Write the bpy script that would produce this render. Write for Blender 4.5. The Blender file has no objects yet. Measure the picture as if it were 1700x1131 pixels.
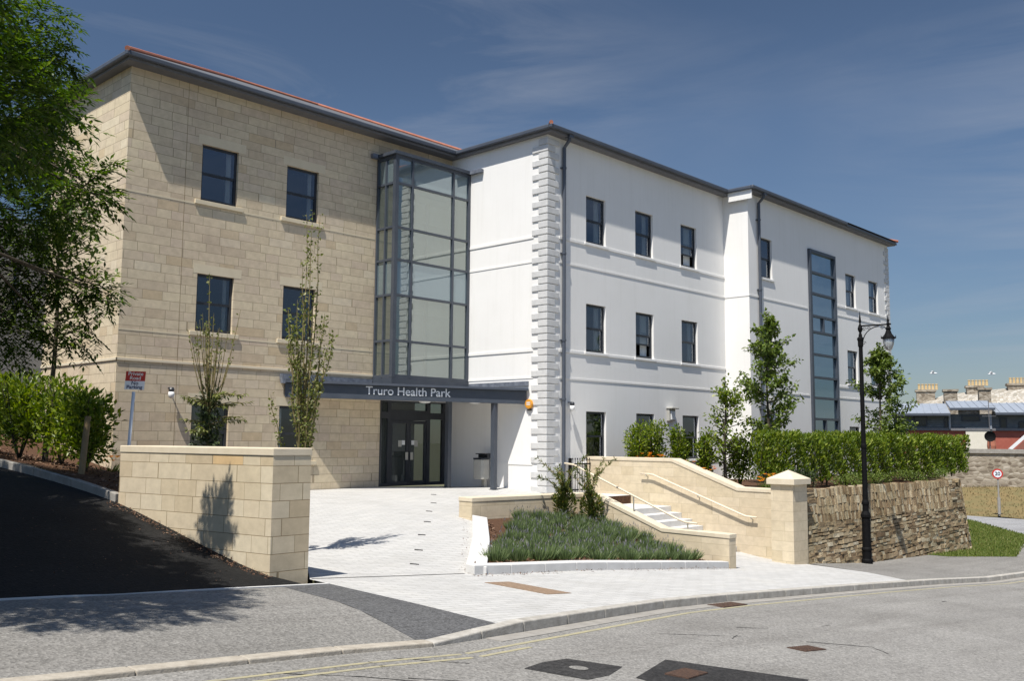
import bpy, math, random
import numpy as np
from mathutils import Vector, Matrix
from mathutils.geometry import delaunay_2d_cdt
R = math.radians
random.seed(7)
S = bpy.context.scene
EYE = 1.55

# ------------------------------------------------------------------ camera
yaw, pitch, roll = R(46.6566), R(5.9283), R(0.4531)
fw = Vector((math.sin(yaw)*math.cos(pitch), math.cos(yaw)*math.cos(pitch), math.sin(pitch)))
r0 = Vector((math.cos(yaw), -math.sin(yaw), 0)); u0 = r0.cross(fw)
cr = r0*math.cos(roll) + u0*math.sin(roll); cu = -r0*math.sin(roll) + u0*math.cos(roll)
cd = bpy.data.cameras.new('camera'); cam = bpy.data.objects.new('camera', cd)
S.collection.objects.link(cam); S.camera = cam
cam.matrix_world = Matrix(((cr.x, cu.x, -fw.x, 0), (cr.y, cu.y, -fw.y, 0), (cr.z, cu.z, -fw.z, EYE), (0, 0, 0, 1)))
cd.sensor_width = 36; cd.lens = 1571.84/1700*36; cd.clip_end = 3000; cd.clip_start = 0.05

# ------------------------------------------------------------------ light
S.view_settings.view_transform = 'Standard'; S.view_settings.look = 'None'
S.view_settings.gamma = 1; S.view_settings.use_curve_mapping = False
S.view_settings.exposure = 0.50
SUN = Vector((0.445, 0.155, -0.882)).normalized()
w = bpy.data.worlds.new("World"); S.world = w; w.use_nodes = True
nt = w.node_tree; nt.nodes.clear()
out = nt.nodes.new('ShaderNodeOutputWorld'); bg = nt.nodes.new('ShaderNodeBackground')
sky = nt.nodes.new('ShaderNodeTexSky'); sky.sky_type = 'NISHITA'; sky.sun_disc = False
sky.sun_elevation = R(63.2); sky.sun_rotation = R(250.8); sky.altitude = 900
sky.air_density = 1.0; sky.dust_density = 0.35; sky.ozone_density = 2.8
tc = nt.nodes.new('ShaderNodeTexCoord'); mp = nt.nodes.new('ShaderNodeMapping')
mp.inputs['Scale'].default_value = (1.0, 1.0, 5.5); mp.inputs['Rotation'].default_value = (0.42, 0.30, 0.5)
n1 = nt.nodes.new('ShaderNodeTexNoise'); n1.inputs['Scale'].default_value = 2.3
n1.inputs['Detail'].default_value = 9; n1.inputs['Roughness'].default_value = 0.62; n1.inputs['Distortion'].default_value = 0.8
n2 = nt.nodes.new('ShaderNodeTexNoise'); n2.inputs['Scale'].default_value = 1.6; n2.inputs['Detail'].default_value = 3
cr1 = nt.nodes.new('ShaderNodeValToRGB'); cr1.color_ramp.elements[0].position = 0.42; cr1.color_ramp.elements[1].position = 0.86
cr2 = nt.nodes.new('ShaderNodeValToRGB'); cr2.color_ramp.elements[0].position = 0.40; cr2.color_ramp.elements[1].position = 0.70
mul = nt.nodes.new('ShaderNodeMath'); mul.operation = 'MULTIPLY'
mul2 = nt.nodes.new('ShaderNodeMath'); mul2.operation = 'MULTIPLY'; mul2.inputs[1].default_value = 0.78
mix = nt.nodes.new('ShaderNodeMix'); mix.data_type = 'RGBA'; mix.inputs['B'].default_value = (3.3, 3.45, 3.8, 1)
L = nt.links.new
L(tc.outputs['Generated'], mp.inputs['Vector']); L(mp.outputs[0], n1.inputs['Vector']); L(tc.outputs['Generated'], n2.inputs['Vector'])
L(n1.outputs['Fac'], cr1.inputs[0]); L(n2.outputs['Fac'], cr2.inputs[0])
L(cr1.outputs[0], mul.inputs[0]); L(cr2.outputs[0], mul.inputs[1]); L(mul.outputs[0], mul2.inputs[0])
# the sky is deepest a quarter turn from the sun and greyer towards the horizon
dt = nt.nodes.new('ShaderNodeVectorMath'); dt.operation = 'DOT_PRODUCT'; dt.inputs[1].default_value = -SUN
L(tc.outputs['Generated'], dt.inputs[0])
def mth(op, x, y):
    n = nt.nodes.new('ShaderNodeMath'); n.operation = op
    for i, v in enumerate((x, y)):
        if hasattr(v, 'node'): L(v, n.inputs[i])
        else: n.inputs[i].default_value = v
    return n.outputs[0]
c2 = mth('MULTIPLY', dt.outputs['Value'], dt.outputs['Value'])
pol = mth('POWER', mth('DIVIDE', mth('SUBTRACT', 1.0, c2), mth('ADD', 1.0, c2)), 3.0)
sx = nt.nodes.new('ShaderNodeSeparateXYZ'); L(tc.outputs['Generated'], sx.inputs[0])
hz = nt.nodes.new('ShaderNodeMapRange'); L(sx.outputs[2], hz.inputs[0]); hz.inputs[1].default_value = 0.0; hz.inputs[2].default_value = 0.32; hz.inputs[3].default_value = 0.40; hz.inputs[4].default_value = 1.0
fac = mth('MULTIPLY', mth('SUBTRACT', 1.0, mth('MULTIPLY', pol, 0.50)), hz.outputs[0])
vm = nt.nodes.new('ShaderNodeVectorMath'); vm.operation = 'SCALE'; L(sky.outputs[0], vm.inputs[0]); L(fac, vm.inputs['Scale'])
L(mul2.outputs[0], mix.inputs['Factor']); L(vm.outputs[0], mix.inputs['A'])
L(mix.outputs['Result'], bg.inputs['Color']); bg.inputs['Strength'].default_value = 0.10
L(bg.outputs[0], out.inputs[0])
sd = bpy.data.lights.new('sun', 'SUN'); sd.energy = 4.8; sd.angle = R(0.55); sd.color = (1.0, 0.955, 0.88)
so = bpy.data.objects.new('sun', sd); S.collection.objects.link(so)
so.rotation_euler = SUN.to_track_quat('-Z', 'Y').to_euler()

# ------------------------------------------------------------------ helpers
COL = S.collection
def tag(o, label=None, cat=None, group=None, kind=None):
    if label: o['label'] = label
    if cat: o['category'] = cat
    if group: o['group'] = group
    if kind: o['kind'] = kind
    return o
def empty(name, loc, label=None, cat=None, group=None):
    o = bpy.data.objects.new(name, None); COL.objects.link(o); o.location = loc; o.empty_display_size = 0.2
    return tag(o, label, cat, group)
def wloc(o):
    v = Vector(o.location)
    while o.parent: o = o.parent; v += Vector(o.location)
    return v
class MB:
    def __init__(s): s.v = []; s.f = []; s.m = []
    def vs(s, pts):
        b = len(s.v); s.v.extend([tuple(p) for p in pts]); return b
    def quad(s, a, b, c, d, mi=0, n=None):
        if n is not None:
            A, B, C_ = Vector(a), Vector(b), Vector(c)
            if (B-A).cross(C_-A).dot(Vector(n)) < 0: a, b, c, d = d, c, b, a
        k = s.vs((a, b, c, d)); s.f.append((k, k+1, k+2, k+3)); s.m.append(mi)
    def poly(s, pts, mi=0):
        k = s.vs(pts); s.f.append(tuple(range(k, k+len(pts)))); s.m.append(mi)
    def hexa(s, P, mi=0):          # P: 8 points, bottom ring (ccw from above) then top ring
        k = s.vs(P)
        for q in ((3,2,1,0),(4,5,6,7),(0,1,5,4),(1,2,6,5),(2,3,7,6),(3,0,4,7)):
            s.f.append(tuple(k+i for i in q)); s.m.append(mi)
    def box(s, x0, x1, y0, y1, z0, z1, mi=0):
        x0, x1 = min(x0,x1), max(x0,x1); y0, y1 = min(y0,y1), max(y0,y1); z0, z1 = min(z0,z1), max(z0,z1)
        s.hexa([(x0,y0,z0),(x1,y0,z0),(x1,y1,z0),(x0,y1,z0),(x0,y0,z1),(x1,y0,z1),(x1,y1,z1),(x0,y1,z1)], mi)
    def obox(s, c, ux, hx, hy, z0, z1, mi=0):   # oriented box; ux unit dir in plan
        ux = Vector((ux[0], ux[1])).normalized(); uy = Vector((-ux.y, ux.x)); c = Vector((c[0], c[1]))
        q = [c - ux*hx - uy*hy, c + ux*hx - uy*hy, c + ux*hx + uy*hy, c - ux*hx + uy*hy]
        s.hexa([(p.x,p.y,z0) for p in q] + [(p.x,p.y,z1) for p in q], mi)
    def prism(s, pts, z0, z1, mi=0):  # plan polygon ccw; z0,z1 scalars or lists
        n = len(pts); Z0 = z0 if hasattr(z0,'__len__') else [z0]*n; Z1 = z1 if hasattr(z1,'__len__') else [z1]*n
        k = s.vs([(p[0],p[1],Z0[i]) for i,p in enumerate(pts)] + [(p[0],p[1],Z1[i]) for i,p in enumerate(pts)])
        s.f.append(tuple(k+n-1-i for i in range(n))); s.m.append(mi)
        s.f.append(tuple(k+n+i for i in range(n))); s.m.append(mi)
        for i in range(n):
            j = (i+1) % n; s.f.append((k+i, k+j, k+n+j, k+n+i)); s.m.append(mi)
    def tube(s, path, rad, sides=8, mi=0, cap=True):
        P = [Vector(p) for p in path]; n = len(P); rr = rad if hasattr(rad,'__len__') else [rad]*n
        rings = []; ref = None
        for i in range(n):
            t = (P[min(i+1,n-1)] - P[max(i-1,0)]).normalized()
            if ref is None:
                ref = Vector((0,0,1)) if abs(t.z) < 0.9 else Vector((1,0,0))
            a = t.cross(ref)
            if a.length < 1e-4: a = t.cross(Vector((0,1,0.3)))
            a.normalize(); b = t.cross(a); ref = -b if False else ref
            rings.append(s.vs([P[i] + a*math.cos(2*math.pi*k/sides)*rr[i] + b*math.sin(2*math.pi*k/sides)*rr[i] for k in range(sides)]))
        for i in range(n-1):
            for k in range(sides):
                j = (k+1) % sides
                s.f.append((rings[i]+k, rings[i]+j, rings[i+1]+j, rings[i+1]+k)); s.m.append(mi)
        if cap:
            s.f.append(tuple(rings[0]+k for k in range(sides))[::-1]); s.m.append(mi)
            s.f.append(tuple(rings[-1]+k for k in range(sides))); s.m.append(mi)
    def lathe(s, c, prof, sides=14, mi=0):  # prof: (r,z)
        rings = []
        for r, z in prof:
            rings.append(s.vs([(c[0]+r*math.cos(2*math.pi*k/sides), c[1]+r*math.sin(2*math.pi*k/sides), c[2]+z) for k in range(sides)]))
        for i in range(len(prof)-1):
            for k in range(sides):
                j = (k+1) % sides
                s.f.append((rings[i]+k, rings[i]+j, rings[i+1]+j, rings[i+1]+k)); s.m.append(mi)
        s.f.append(tuple(rings[0]+k for k in range(sides))[::-1]); s.m.append(mi)
        s.f.append(tuple(rings[-1]+k for k in range(sides))); s.m.append(mi)
    def leaf(s, p, d, nrm, Ln, W, fold=0.25, mi=0):
        d = d.normalized(); a = d.cross(nrm)
        if a.length < 1e-3: a = d.orthogonal()
        a.normalize(); n = a.cross(d)
        k = len(s.v); q = p + d*Ln*0.45; h = n*W*fold
        s.v.extend((tuple(p), tuple(q + a*W*0.5 + h), tuple(p + d*Ln), tuple(q - a*W*0.5 + h)))
        s.f.append((k, k+1, k+2)); s.f.append((k, k+2, k+3)); s.m.append(mi); s.m.append(mi)
    def build(s, name, mats, parent=None, smooth=False, bevel=0, uv=True, link=True):
        off = wloc(parent) if parent else Vector((0,0,0))
        me = bpy.data.meshes.new(name)
        V = np.array(s.v, dtype=float) if s.v else np.zeros((0,3))
        me.from_pydata((V - np.array(off)).tolist(), [], s.f)
        mats = mats if isinstance(mats, (list, tuple)) else [mats]
        for m in mats: me.materials.append(m)
        if len(mats) > 1: me.polygons.foreach_set('material_index', s.m)
        if smooth: me.polygons.foreach_set('use_smooth', [True]*len(s.f))
        if uv:
            ul = me.uv_layers.new(name='UVMap'); buf = np.zeros(len(me.loops)*2)
            for p in me.polygons:
                n = p.normal
                if abs(n.z) > 0.75:
                    for li in p.loop_indices:
                        q = V[me.loops[li].vertex_index]; buf[2*li] = q[0]; buf[2*li+1] = q[1]
                else:
                    t = Vector((-n.y, n.x, 0)).normalized()
                    if abs(t.x) > 0.7:
                        if t.x < 0: t = -t
                    elif t.y < 0: t = -t
                    for li in p.loop_indices:
                        q = V[me.loops[li].vertex_index]; buf[2*li] = q[0]*t.x + q[1]*t.y; buf[2*li+1] = q[2]
            ul.data.foreach_set('uv', buf)
        me.update()
        o = bpy.data.objects.new(name, me); COL.objects.link(o)
        if parent: o.parent = parent
        if bevel:
            b = o.modifiers.new('bevel', 'BEVEL'); b.width = bevel; b.segments = 2; b.limit_method = 'ANGLE'
        return o
def text_mesh(body, size, extrude, name, mat, parent, origin, xdir, zdir=Vector((0,0,1)), align='CENTER', bold=0.0):
    cu_ = bpy.data.curves.new('txt', 'FONT'); cu_.body = body; cu_.size = size; cu_.extrude = extrude
    cu_.align_x = align; cu_.align_y = 'CENTER'; cu_.offset = bold; cu_.space_line = 0.85
    to = bpy.data.objects.new('txt', cu_); COL.objects.link(to)
    dg = bpy.context.evaluated_depsgraph_get()
    me = bpy.data.meshes.new_from_object(to.evaluated_get(dg))
    bpy.data.objects.remove(to); bpy.data.curves.remove(cu_)
    xd = Vector(xdir).normalized(); zd = Vector(zdir).normalized(); nd = xd.cross(zd)
    off = Vector(origin) - (wloc(parent) if parent else Vector((0,0,0)))
    for v in me.vertices: v.co = off + xd*v.co.x + zd*v.co.y + nd*v.co.z
    me.name = name; me.materials.clear(); me.materials.append(mat)
    o = bpy.data.objects.new(name, me); COL.objects.link(o)
    if parent: o.parent = parent
    return o

# ------------------------------------------------------------------ materials
def nm(name, rough=0.8, col=(.5,.5,.5), spec=0.4, metal=0):
    m = bpy.data.materials.new(name); m.use_nodes = True; t = m.node_tree
    b = t.nodes['Principled BSDF']; b.inputs['Base Color'].default_value = (*col, 1); b.inputs['Roughness'].default_value = rough
    b.inputs['Specular IOR Level'].default_value = spec; b.inputs['Metallic'].default_value = metal
    return m, t, b
def node(t, typ, **kw):
    n = t.nodes.new(typ)
    for k, v in kw.items():
        if k in n.inputs: n.inputs[k].default_value = v
        else: setattr(n, k, v)
    return n
def ramp(t, stops, interp='LINEAR'):
    n = t.nodes.new('ShaderNodeValToRGB'); e = n.color_ramp; e.interpolation = interp
    while len(e.elements) < len(stops): e.elements.new(0.5)
    for i, (p, c) in enumerate(stops):
        e.elements[i].position = p; e.elements[i].color = (*c, 1) if len(c) == 3 else c
    return n
def bump(t, b, src, strength=0.3, dist=0.02, prev=None):
    n = t.nodes.new('ShaderNodeBump'); n.inputs['Strength'].default_value = strength; n.inputs['Distance'].default_value = dist
    t.links.new(src, n.inputs['Height'])
    if prev: t.links.new(prev.outputs[0], n.inputs['Normal'])
    t.links.new(n.outputs[0], b.inputs['Normal']); return n
def uvn(t): return t.nodes.new('ShaderNodeTexCoord')
def mixc(t, fac, a, b, mode='MIX'):
    n = t.nodes.new('ShaderNodeMix'); n.data_type = 'RGBA'; n.blend_type = mode
    for sock, val in ((n.inputs['Factor'], fac), (n.inputs['A'], a), (n.inputs['B'], b)):
        if hasattr(val, 'node'): t.links.new(val, sock)
        elif isinstance(val, (int, float)): sock.default_value = val
        else: sock.default_value = (*val, 1)
    return n.outputs['Result']
def simple(name, c1, c2, rough=0.7, scale=8, spec=0.35, metal=0, bmp=0.0, bscale=60, detail=5):
    m, t, b = nm(name, rough, c1, spec, metal); c = uvn(t)
    n = node(t, 'ShaderNodeTexNoise', Scale=scale, Detail=detail, Roughness=0.6); t.links.new(c.outputs['Object'], n.inputs['Vector'])
    r = ramp(t, [(0.3, c1), (0.7, c2)]); t.links.new(n.outputs['Fac'], r.inputs[0]); t.links.new(r.outputs[0], b.inputs['Base Color'])
    if bmp:
        k = node(t, 'ShaderNodeTexNoise', Scale=bscale, Detail=4); t.links.new(c.outputs['Object'], k.inputs['Vector']); bump(t, b, k.outputs['Fac'], bmp, 0.01)
    return m
def ashlar(name, rowh, bw, stops, mortar, joint=0.006, bumps=0.35):
    m, t, b = nm(name, 0.85, spec=0.2); c = uvn(t); LK = t.links.new
    sep = node(t, 'ShaderNodeSeparateXYZ'); LK(c.outputs['UV'], sep.inputs[0])
    dv = node(t, 'ShaderNodeMath', operation='DIVIDE'); LK(sep.outputs[1], dv.inputs[0]); dv.inputs[1].default_value = rowh
    fl = node(t, 'ShaderNodeMath', operation='FLOOR'); LK(dv.outputs[0], fl.inputs[0])
    wn = node(t, 'ShaderNodeTexWhiteNoise', noise_dimensions='1D'); LK(fl.outputs[0], wn.inputs['W'])
    sc = node(t, 'ShaderNodeMapRange'); LK(wn.outputs['Value'], sc.inputs[0]); sc.inputs[3].default_value = 0.72; sc.inputs[4].default_value = 1.3
    wob = node(t, 'ShaderNodeTexNoise', Scale=1.1, Detail=0.0)
    wv = node(t, 'ShaderNodeCombineXYZ'); LK(sep.outputs[0], wv.inputs[0])
    f7 = node(t, 'ShaderNodeMath', operation='MULTIPLY'); LK(fl.outputs[0], f7.inputs[0]); f7.inputs[1].default_value = 7.31; LK(f7.outputs[0], wv.inputs[1])
    LK(wv.outputs[0], wob.inputs['Vector'])
    mu = node(t, 'ShaderNodeMath', operation='MULTIPLY'); LK(sep.outputs[0], mu.inputs[0]); LK(sc.outputs[0], mu.inputs[1])
    w2 = node(t, 'ShaderNodeMath', operation='MULTIPLY_ADD'); LK(wob.outputs['Fac'], w2.inputs[0]); w2.inputs[1].default_value = 0.9; LK(mu.outputs[0], w2.inputs[2])
    ad = node(t, 'ShaderNodeMath', operation='MULTIPLY_ADD'); LK(wn.outputs['Value'], ad.inputs[0]); ad.inputs[1].default_value = 13.7; LK(w2.outputs[0], ad.inputs[2])
    cb = node(t, 'ShaderNodeCombineXYZ'); LK(ad.outputs[0], cb.inputs[0]); LK(sep.outputs[1], cb.inputs[1])
    br = node(t, 'ShaderNodeTexBrick', offset=0.5, squash=1.0); LK(cb.outputs[0], br.inputs['Vector'])
    br.inputs['Color1'].default_value = (0,0,0,1); br.inputs['Color2'].default_value = (1,1,1,1); br.inputs['Mortar'].default_value = (0.5,0.5,0.5,1)
    br.inputs['Scale'].default_value = 1; br.inputs['Mortar Size'].default_value = joint; br.inputs['Mortar Smooth'].default_value = 0.3
    br.inputs['Brick Width'].default_value = bw; br.inputs['Row Height'].default_value = rowh
    rp = ramp(t, stops, 'LINEAR'); LK(br.outputs['Color'], rp.inputs[0])
    ns = node(t, 'ShaderNodeTexNoise', Scale=5.0, Detail=6, Roughness=0.65); LK(c.outputs['UV'], ns.inputs['Vector'])
    r2 = ramp(t, [(0.3, (0.86,0.86,0.86)), (0.7, (1.08,1.08,1.08))]); LK(ns.outputs['Fac'], r2.inputs[0])
    big = node(t, 'ShaderNodeTexNoise', Scale=0.35, Detail=3); LK(c.outputs['UV'], big.inputs['Vector'])
    r3 = ramp(t, [(0.35, (0.95,0.92,0.90)), (0.65, (1.03,1.02,0.98))]); LK(big.outputs['Fac'], r3.inputs[0])
    c1 = mixc(t, 1.0, rp.outputs[0], r2.outputs[0], 'MULTIPLY'); c2 = mixc(t, 1.0, c1, r3.outputs[0], 'MULTIPLY')
    c3 = mixc(t, br.outputs['Fac'], c2, mortar); LK(c3, b.inputs['Base Color'])
    inv = node(t, 'ShaderNodeMath', operation='SUBTRACT'); inv.inputs[0].default_value = 1; LK(br.outputs['Fac'], inv.inputs[1])
    b1 = bump(t, b, inv.outputs[0], bumps, 0.01)
    f = node(t, 'ShaderNodeTexNoise', Scale=55.0, Detail=4); LK(c.outputs['UV'], f.inputs['Vector']); bump(t, b, f.outputs['Fac'], 0.18, 0.008, b1)
    return m
def leafmat(name, stops, trans=0.35, rough=0.5):
    m, t, b = nm(name, rough, spec=0.35); LK = t.links.new
    g = t.nodes.new('ShaderNodeNewGeometry'); r = ramp(t, stops); LK(g.outputs['Random Per Island'], r.inputs[0]); LK(r.outputs[0], b.inputs['Base Color'])
    tr = t.nodes.new('ShaderNodeBsdfTranslucent'); hs = node(t, 'ShaderNodeHueSaturation', Value=1.6, Saturation=1.15); LK(r.outputs[0], hs.inputs['Color']); LK(hs.outputs[0], tr.inputs['Color'])
    ms = t.nodes.new('ShaderNodeMixShader'); ms.inputs[0].default_value = trans
    LK(b.outputs[0], ms.inputs[1]); LK(tr.outputs[0], ms.inputs[2]); LK(ms.outputs[0], t.nodes['Material Output'].inputs['Surface'])
    return m
def glassmat(name, tint, base_refl, trans=0.5, gtint=(0.9,0.95,1.0), rough=0.01, film=(0.02,0.025,0.03)):
    m = bpy.data.materials.new(name); m.use_nodes = True; t = m.node_tree; t.nodes.clear(); LK = t.links.new
    o = t.nodes.new('ShaderNodeOutputMaterial')
    gl = node(t, 'ShaderNodeBsdfGlossy', Roughness=rough); gl.inputs['Color'].default_value = (*gtint, 1)
    tr = t.nodes.new('ShaderNodeBsdfTransparent'); tr.inputs['Color'].default_value = (*tint, 1)
    df = t.nodes.new('ShaderNodeBsdfDiffuse'); df.inputs['Color'].default_value = (*film, 1)
    m1 = t.nodes.new('ShaderNodeMixShader'); m1.inputs[0].default_value = trans; LK(df.outputs[0], m1.inputs[1]); LK(tr.outputs[0], m1.inputs[2])
    fr = node(t, 'ShaderNodeFresnel', IOR=1.5); ad = node(t, 'ShaderNodeMath', operation='ADD', use_clamp=True); LK(fr.outputs[0], ad.inputs[0]); ad.inputs[1].default_value = base_refl
    c = uvn(t); n = node(t, 'ShaderNodeTexNoise', Scale=1.3, Detail=1.0); LK(c.outputs['Object'], n.inputs['Vector'])
    bp = node(t, 'ShaderNodeBump', Strength=0.06, Distance=0.05); LK(n.outputs['Fac'], bp.inputs['Height']); LK(bp.outputs[0], gl.inputs['Normal'])
    m2 = t.nodes.new('ShaderNodeMixShader'); LK(ad.outputs[0], m2.inputs[0]); LK(m1.outputs[0], m2.inputs[1]); LK(gl.outputs[0], m2.inputs[2]); LK(m2.outputs[0], o.inputs[0])
    return m
def asphalt(name, c1, c2, speck=0.25, bm=0.35):
    m, t, b = nm(name, 0.9, spec=0.25); LK = t.links.new; c = uvn(t)
    a = node(t, 'ShaderNodeTexNoise', Scale=0.5, Detail=6, Roughness=0.65); LK(c.outputs['UV'], a.inputs['Vector'])
    r = ramp(t, [(0.33, c1), (0.68, c2)]); LK(a.outputs['Fac'], r.inputs[0])
    f = node(t, 'ShaderNodeTexVoronoi', Scale=48.0); LK(c.outputs['UV'], f.inputs['Vector'])
    f2 = node(t, 'ShaderNodeTexNoise', Scale=14.0, Detail=9, Roughness=0.85); LK(c.outputs['UV'], f2.inputs['Vector'])
    r2 = ramp(t, [(0.34, (1-speck*1.5,)*3), (0.5, (1,1,1)), (0.66, (1+speck*1.6,)*3)]); LK(f2.outputs['Fac'], r2.inputs[0])
    r3 = ramp(t, [(0.0, (0.5,)*3), (1.0, (1.55,)*3)]); LK(f.outputs['Color'], r3.inputs[0])
    x = mixc(t, 1.0, r.outputs[0], r2.outputs[0], 'MULTIPLY'); x = mixc(t, 0.75, x, mixc(t, 1.0, x, r3.outputs[0], 'MULTIPLY'))
    mw = node(t, 'ShaderNodeMapping'); mw.inputs['Scale'].default_value = (0.12, 1.1, 1); mw.inputs['Rotation'].default_value = (0, 0, R(-3)); LK(c.outputs['UV'], mw.inputs[0])
    wv = node(t, 'ShaderNodeTexNoise', Scale=1.5, Detail=6, Roughness=0.65, Distortion=0.4); LK(mw.outputs[0], wv.inputs['Vector'])
    r4 = ramp(t, [(0.32, (0.80,0.79,0.78)), (0.5, (1,1,1)), (0.7, (1.10,1.10,1.09))]); LK(wv.outputs['Fac'], r4.inputs[0])
    x = mixc(t, 0.8, x, mixc(t, 1.0, x, r4.outputs[0], 'MULTIPLY')); LK(x, b.inputs['Base Color'])
    bump(t, b, f.outputs['Distance'], bm, 0.012); return m
def paving(name, bw, rh, c1, c2, mortar):
    m, t, b = nm(name, 0.8, spec=0.3); LK = t.links.new; c = uvn(t)
    mpn = node(t, 'ShaderNodeMapping'); LK(c.outputs['UV'], mpn.inputs[0]); mpn.inputs['Rotation'].default_value = (0, 0, R(2))
    br = node(t, 'ShaderNodeTexBrick', offset=0.5); LK(mpn.outputs[0], br.inputs['Vector'])
    for k, v in (('Color1', (*c1,1)), ('Color2', (*c2,1)), ('Mortar', (*mortar,1)), ('Scale', 1), ('Mortar Size', 0.007), ('Mortar Smooth', 0.3), ('Brick Width', bw), ('Row Height', rh)): br.inputs[k].default_value = v
    a = node(t, 'ShaderNodeTexNoise', Scale=0.7, Detail=7, Roughness=0.7); LK(c.outputs['UV'], a.inputs['Vector'])
    r = ramp(t, [(0.25, (0.88,0.87,0.85)), (0.50, (1.0,1.0,1.0)), (0.75, (1.05,1.04,1.01))]); LK(a.outputs['Fac'], r.inputs[0])
    f = node(t, 'ShaderNodeTexNoise', Scale=24.0, Detail=6, Roughness=0.75); LK(c.outputs['UV'], f.inputs['Vector'])
    r2 = ramp(t, [(0.3, (0.88,)*3), (0.7, (1.05,)*3)]); LK(f.outputs['Fac'], r2.inputs[0])
    x = mixc(t, 1.0, br.outputs['Color'], r.outputs[0], 'MULTIPLY'); x = mixc(t, 1.0, x, r2.outputs[0], 'MULTIPLY'); LK(x, b.inputs['Base Color'])
    bump(t, b, br.outputs['Fac'], -0.3, 0.005); return m

SANDSTONE = [(0.0,(0.55,0.445,0.30)),(0.10,(0.53,0.445,0.335)),(0.22,(0.585,0.495,0.36)),(0.40,(0.61,0.525,0.385)),(0.58,(0.575,0.485,0.365)),(0.75,(0.63,0.545,0.395)),(0.90,(0.56,0.465,0.36)),(1.0,(0.65,0.575,0.435))]
M = {}
M['stone'] = ashlar('sandstone_ashlar', 0.238, 0.52, SANDSTONE, (0.33,0.27,0.185), 0.0075, 0.5)
PALE = [(0.0,(0.50,0.41,0.28)),(0.25,(0.54,0.46,0.33)),(0.6,(0.57,0.49,0.36)),(0.93,(0.60,0.53,0.40)),(0.985,(0.57,0.48,0.34)),(1.0,(0.58,0.38,0.17))]
M['pale_stone'] = ashlar('pale_sandstone_blocks', 0.232, 0.52, PALE, (0.27,0.21,0.13), 0.006, 0.5)
SM = [(0.0,(0.53,0.45,0.32)),(0.5,(0.57,0.49,0.36)),(1.0,(0.60,0.52,0.39))]
M['smooth_stone'] = ashlar('smooth_pale_sandstone', 0.25, 0.80, SM, (0.41,0.34,0.235), 0.005, 0.3)
M['coping'] = simple('sandstone_coping', (0.57,0.49,0.36), (0.63,0.55,0.42), 0.85, 6, 0.2, bmp=0.15)
M['string'] = simple('sandstone_string', (0.60,0.53,0.40), (0.66,0.58,0.44), 0.85, 3, 0.2, bmp=0.1)
M['sill'] = simple('sandstone_sill', (0.58,0.50,0.36), (0.64,0.56,0.41), 0.85, 4, 0.2, bmp=0.1)
def render_white():
    m, t, b = nm('white_render', 0.85, spec=0.2); LK = t.links.new; c = uvn(t)
    a = node(t, 'ShaderNodeTexNoise', Scale=0.55, Detail=6, Roughness=0.6); LK(c.outputs['UV'], a.inputs['Vector'])
    r = ramp(t, [(0.3, (0.755,0.742,0.715)), (0.7, (0.795,0.782,0.76))]); LK(a.outputs['Fac'], r.inputs[0])
    mpn = node(t, 'ShaderNodeMapping'); mpn.inputs['Scale'].default_value = (2.2, 0.12, 1); LK(c.outputs['UV'], mpn.inputs[0])
    st = node(t, 'ShaderNodeTexNoise', Scale=2.0, Detail=5, Roughness=0.7); LK(mpn.outputs[0], st.inputs['Vector'])
    rs = ramp(t, [(0.25, (0.945,0.943,0.935)), (0.5, (1,1,1))]); LK(st.outputs['Fac'], rs.inputs[0])
    LK(mixc(t, 1.0, r.outputs[0], rs.outputs[0], 'MULTIPLY'), b.inputs['Base Color'])
    f = node(t, 'ShaderNodeTexNoise', Scale=30.0, Detail=5); LK(c.outputs['UV'], f.inputs['Vector']); bump(t, b, f.outputs['Fac'], 0.12, 0.01)
    return m
M['white'] = render_white()
M['quoin'] = simple('white_quoin_stone', (0.50,0.498,0.49), (0.60,0.597,0.588), 0.85, 5, 0.2, bmp=0.2, bscale=25)
M['grey_paint'] = simple('dark_grey_metal_paint', (0.045,0.055,0.072), (0.06,0.07,0.088), 0.4, 3, 0.5)
M['gutter'] = simple('gutter_grey_metal', (0.055,0.065,0.085), (0.075,0.085,0.105), 0.42, 2, 0.5)
M['soffit'] = simple('soffit_grey_board', (0.13,0.13,0.14), (0.16,0.16,0.17), 0.6, 3)
M['frame'] = simple('window_frame_black_grey', (0.018,0.021,0.027), (0.03,0.034,0.042), 0.38, 4, 0.5)
M['glass'] = glassmat('window_glass', (0.82,0.87,0.88), 0.14, 0.92, (0.80,0.88,1.0))
M['bay_glass'] = glassmat('bay_glass', (0.72,0.80,0.76), 0.30, 0.6, (0.80,0.87,0.83), film=(0.14,0.165,0.155))
M['spandrel'] = glassmat('spandrel_glass', (0.4,0.5,0.5), 0.30, 0.05, (0.66,0.76,0.80), film=(0.13,0.17,0.185))
M['door_glass'] = glassmat('door_glass', (0.6,0.66,0.62), 0.05, 0.35, (0.7,0.75,0.75), film=(0.06,0.068,0.064))
M['stair_glass'] = glassmat('stair_glass', (0.5,0.6,0.66), 0.38, 0.4, (0.66,0.82,0.95), film=(0.07,0.10,0.12))
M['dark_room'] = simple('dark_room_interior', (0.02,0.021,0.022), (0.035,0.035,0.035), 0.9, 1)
M['bay_room'] = simple('pale_lobby_interior', (0.55,0.57,0.53), (0.62,0.63,0.58), 0.9, 0.6)
M['curtain'] = simple('white_net_curtain', (0.78,0.79,0.78), (0.85,0.86,0.85), 0.9, 6)
M['brown_blind'] = simple('brown_vertical_blind', (0.22,0.19,0.13), (0.30,0.26,0.19), 0.9, 14)
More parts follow.
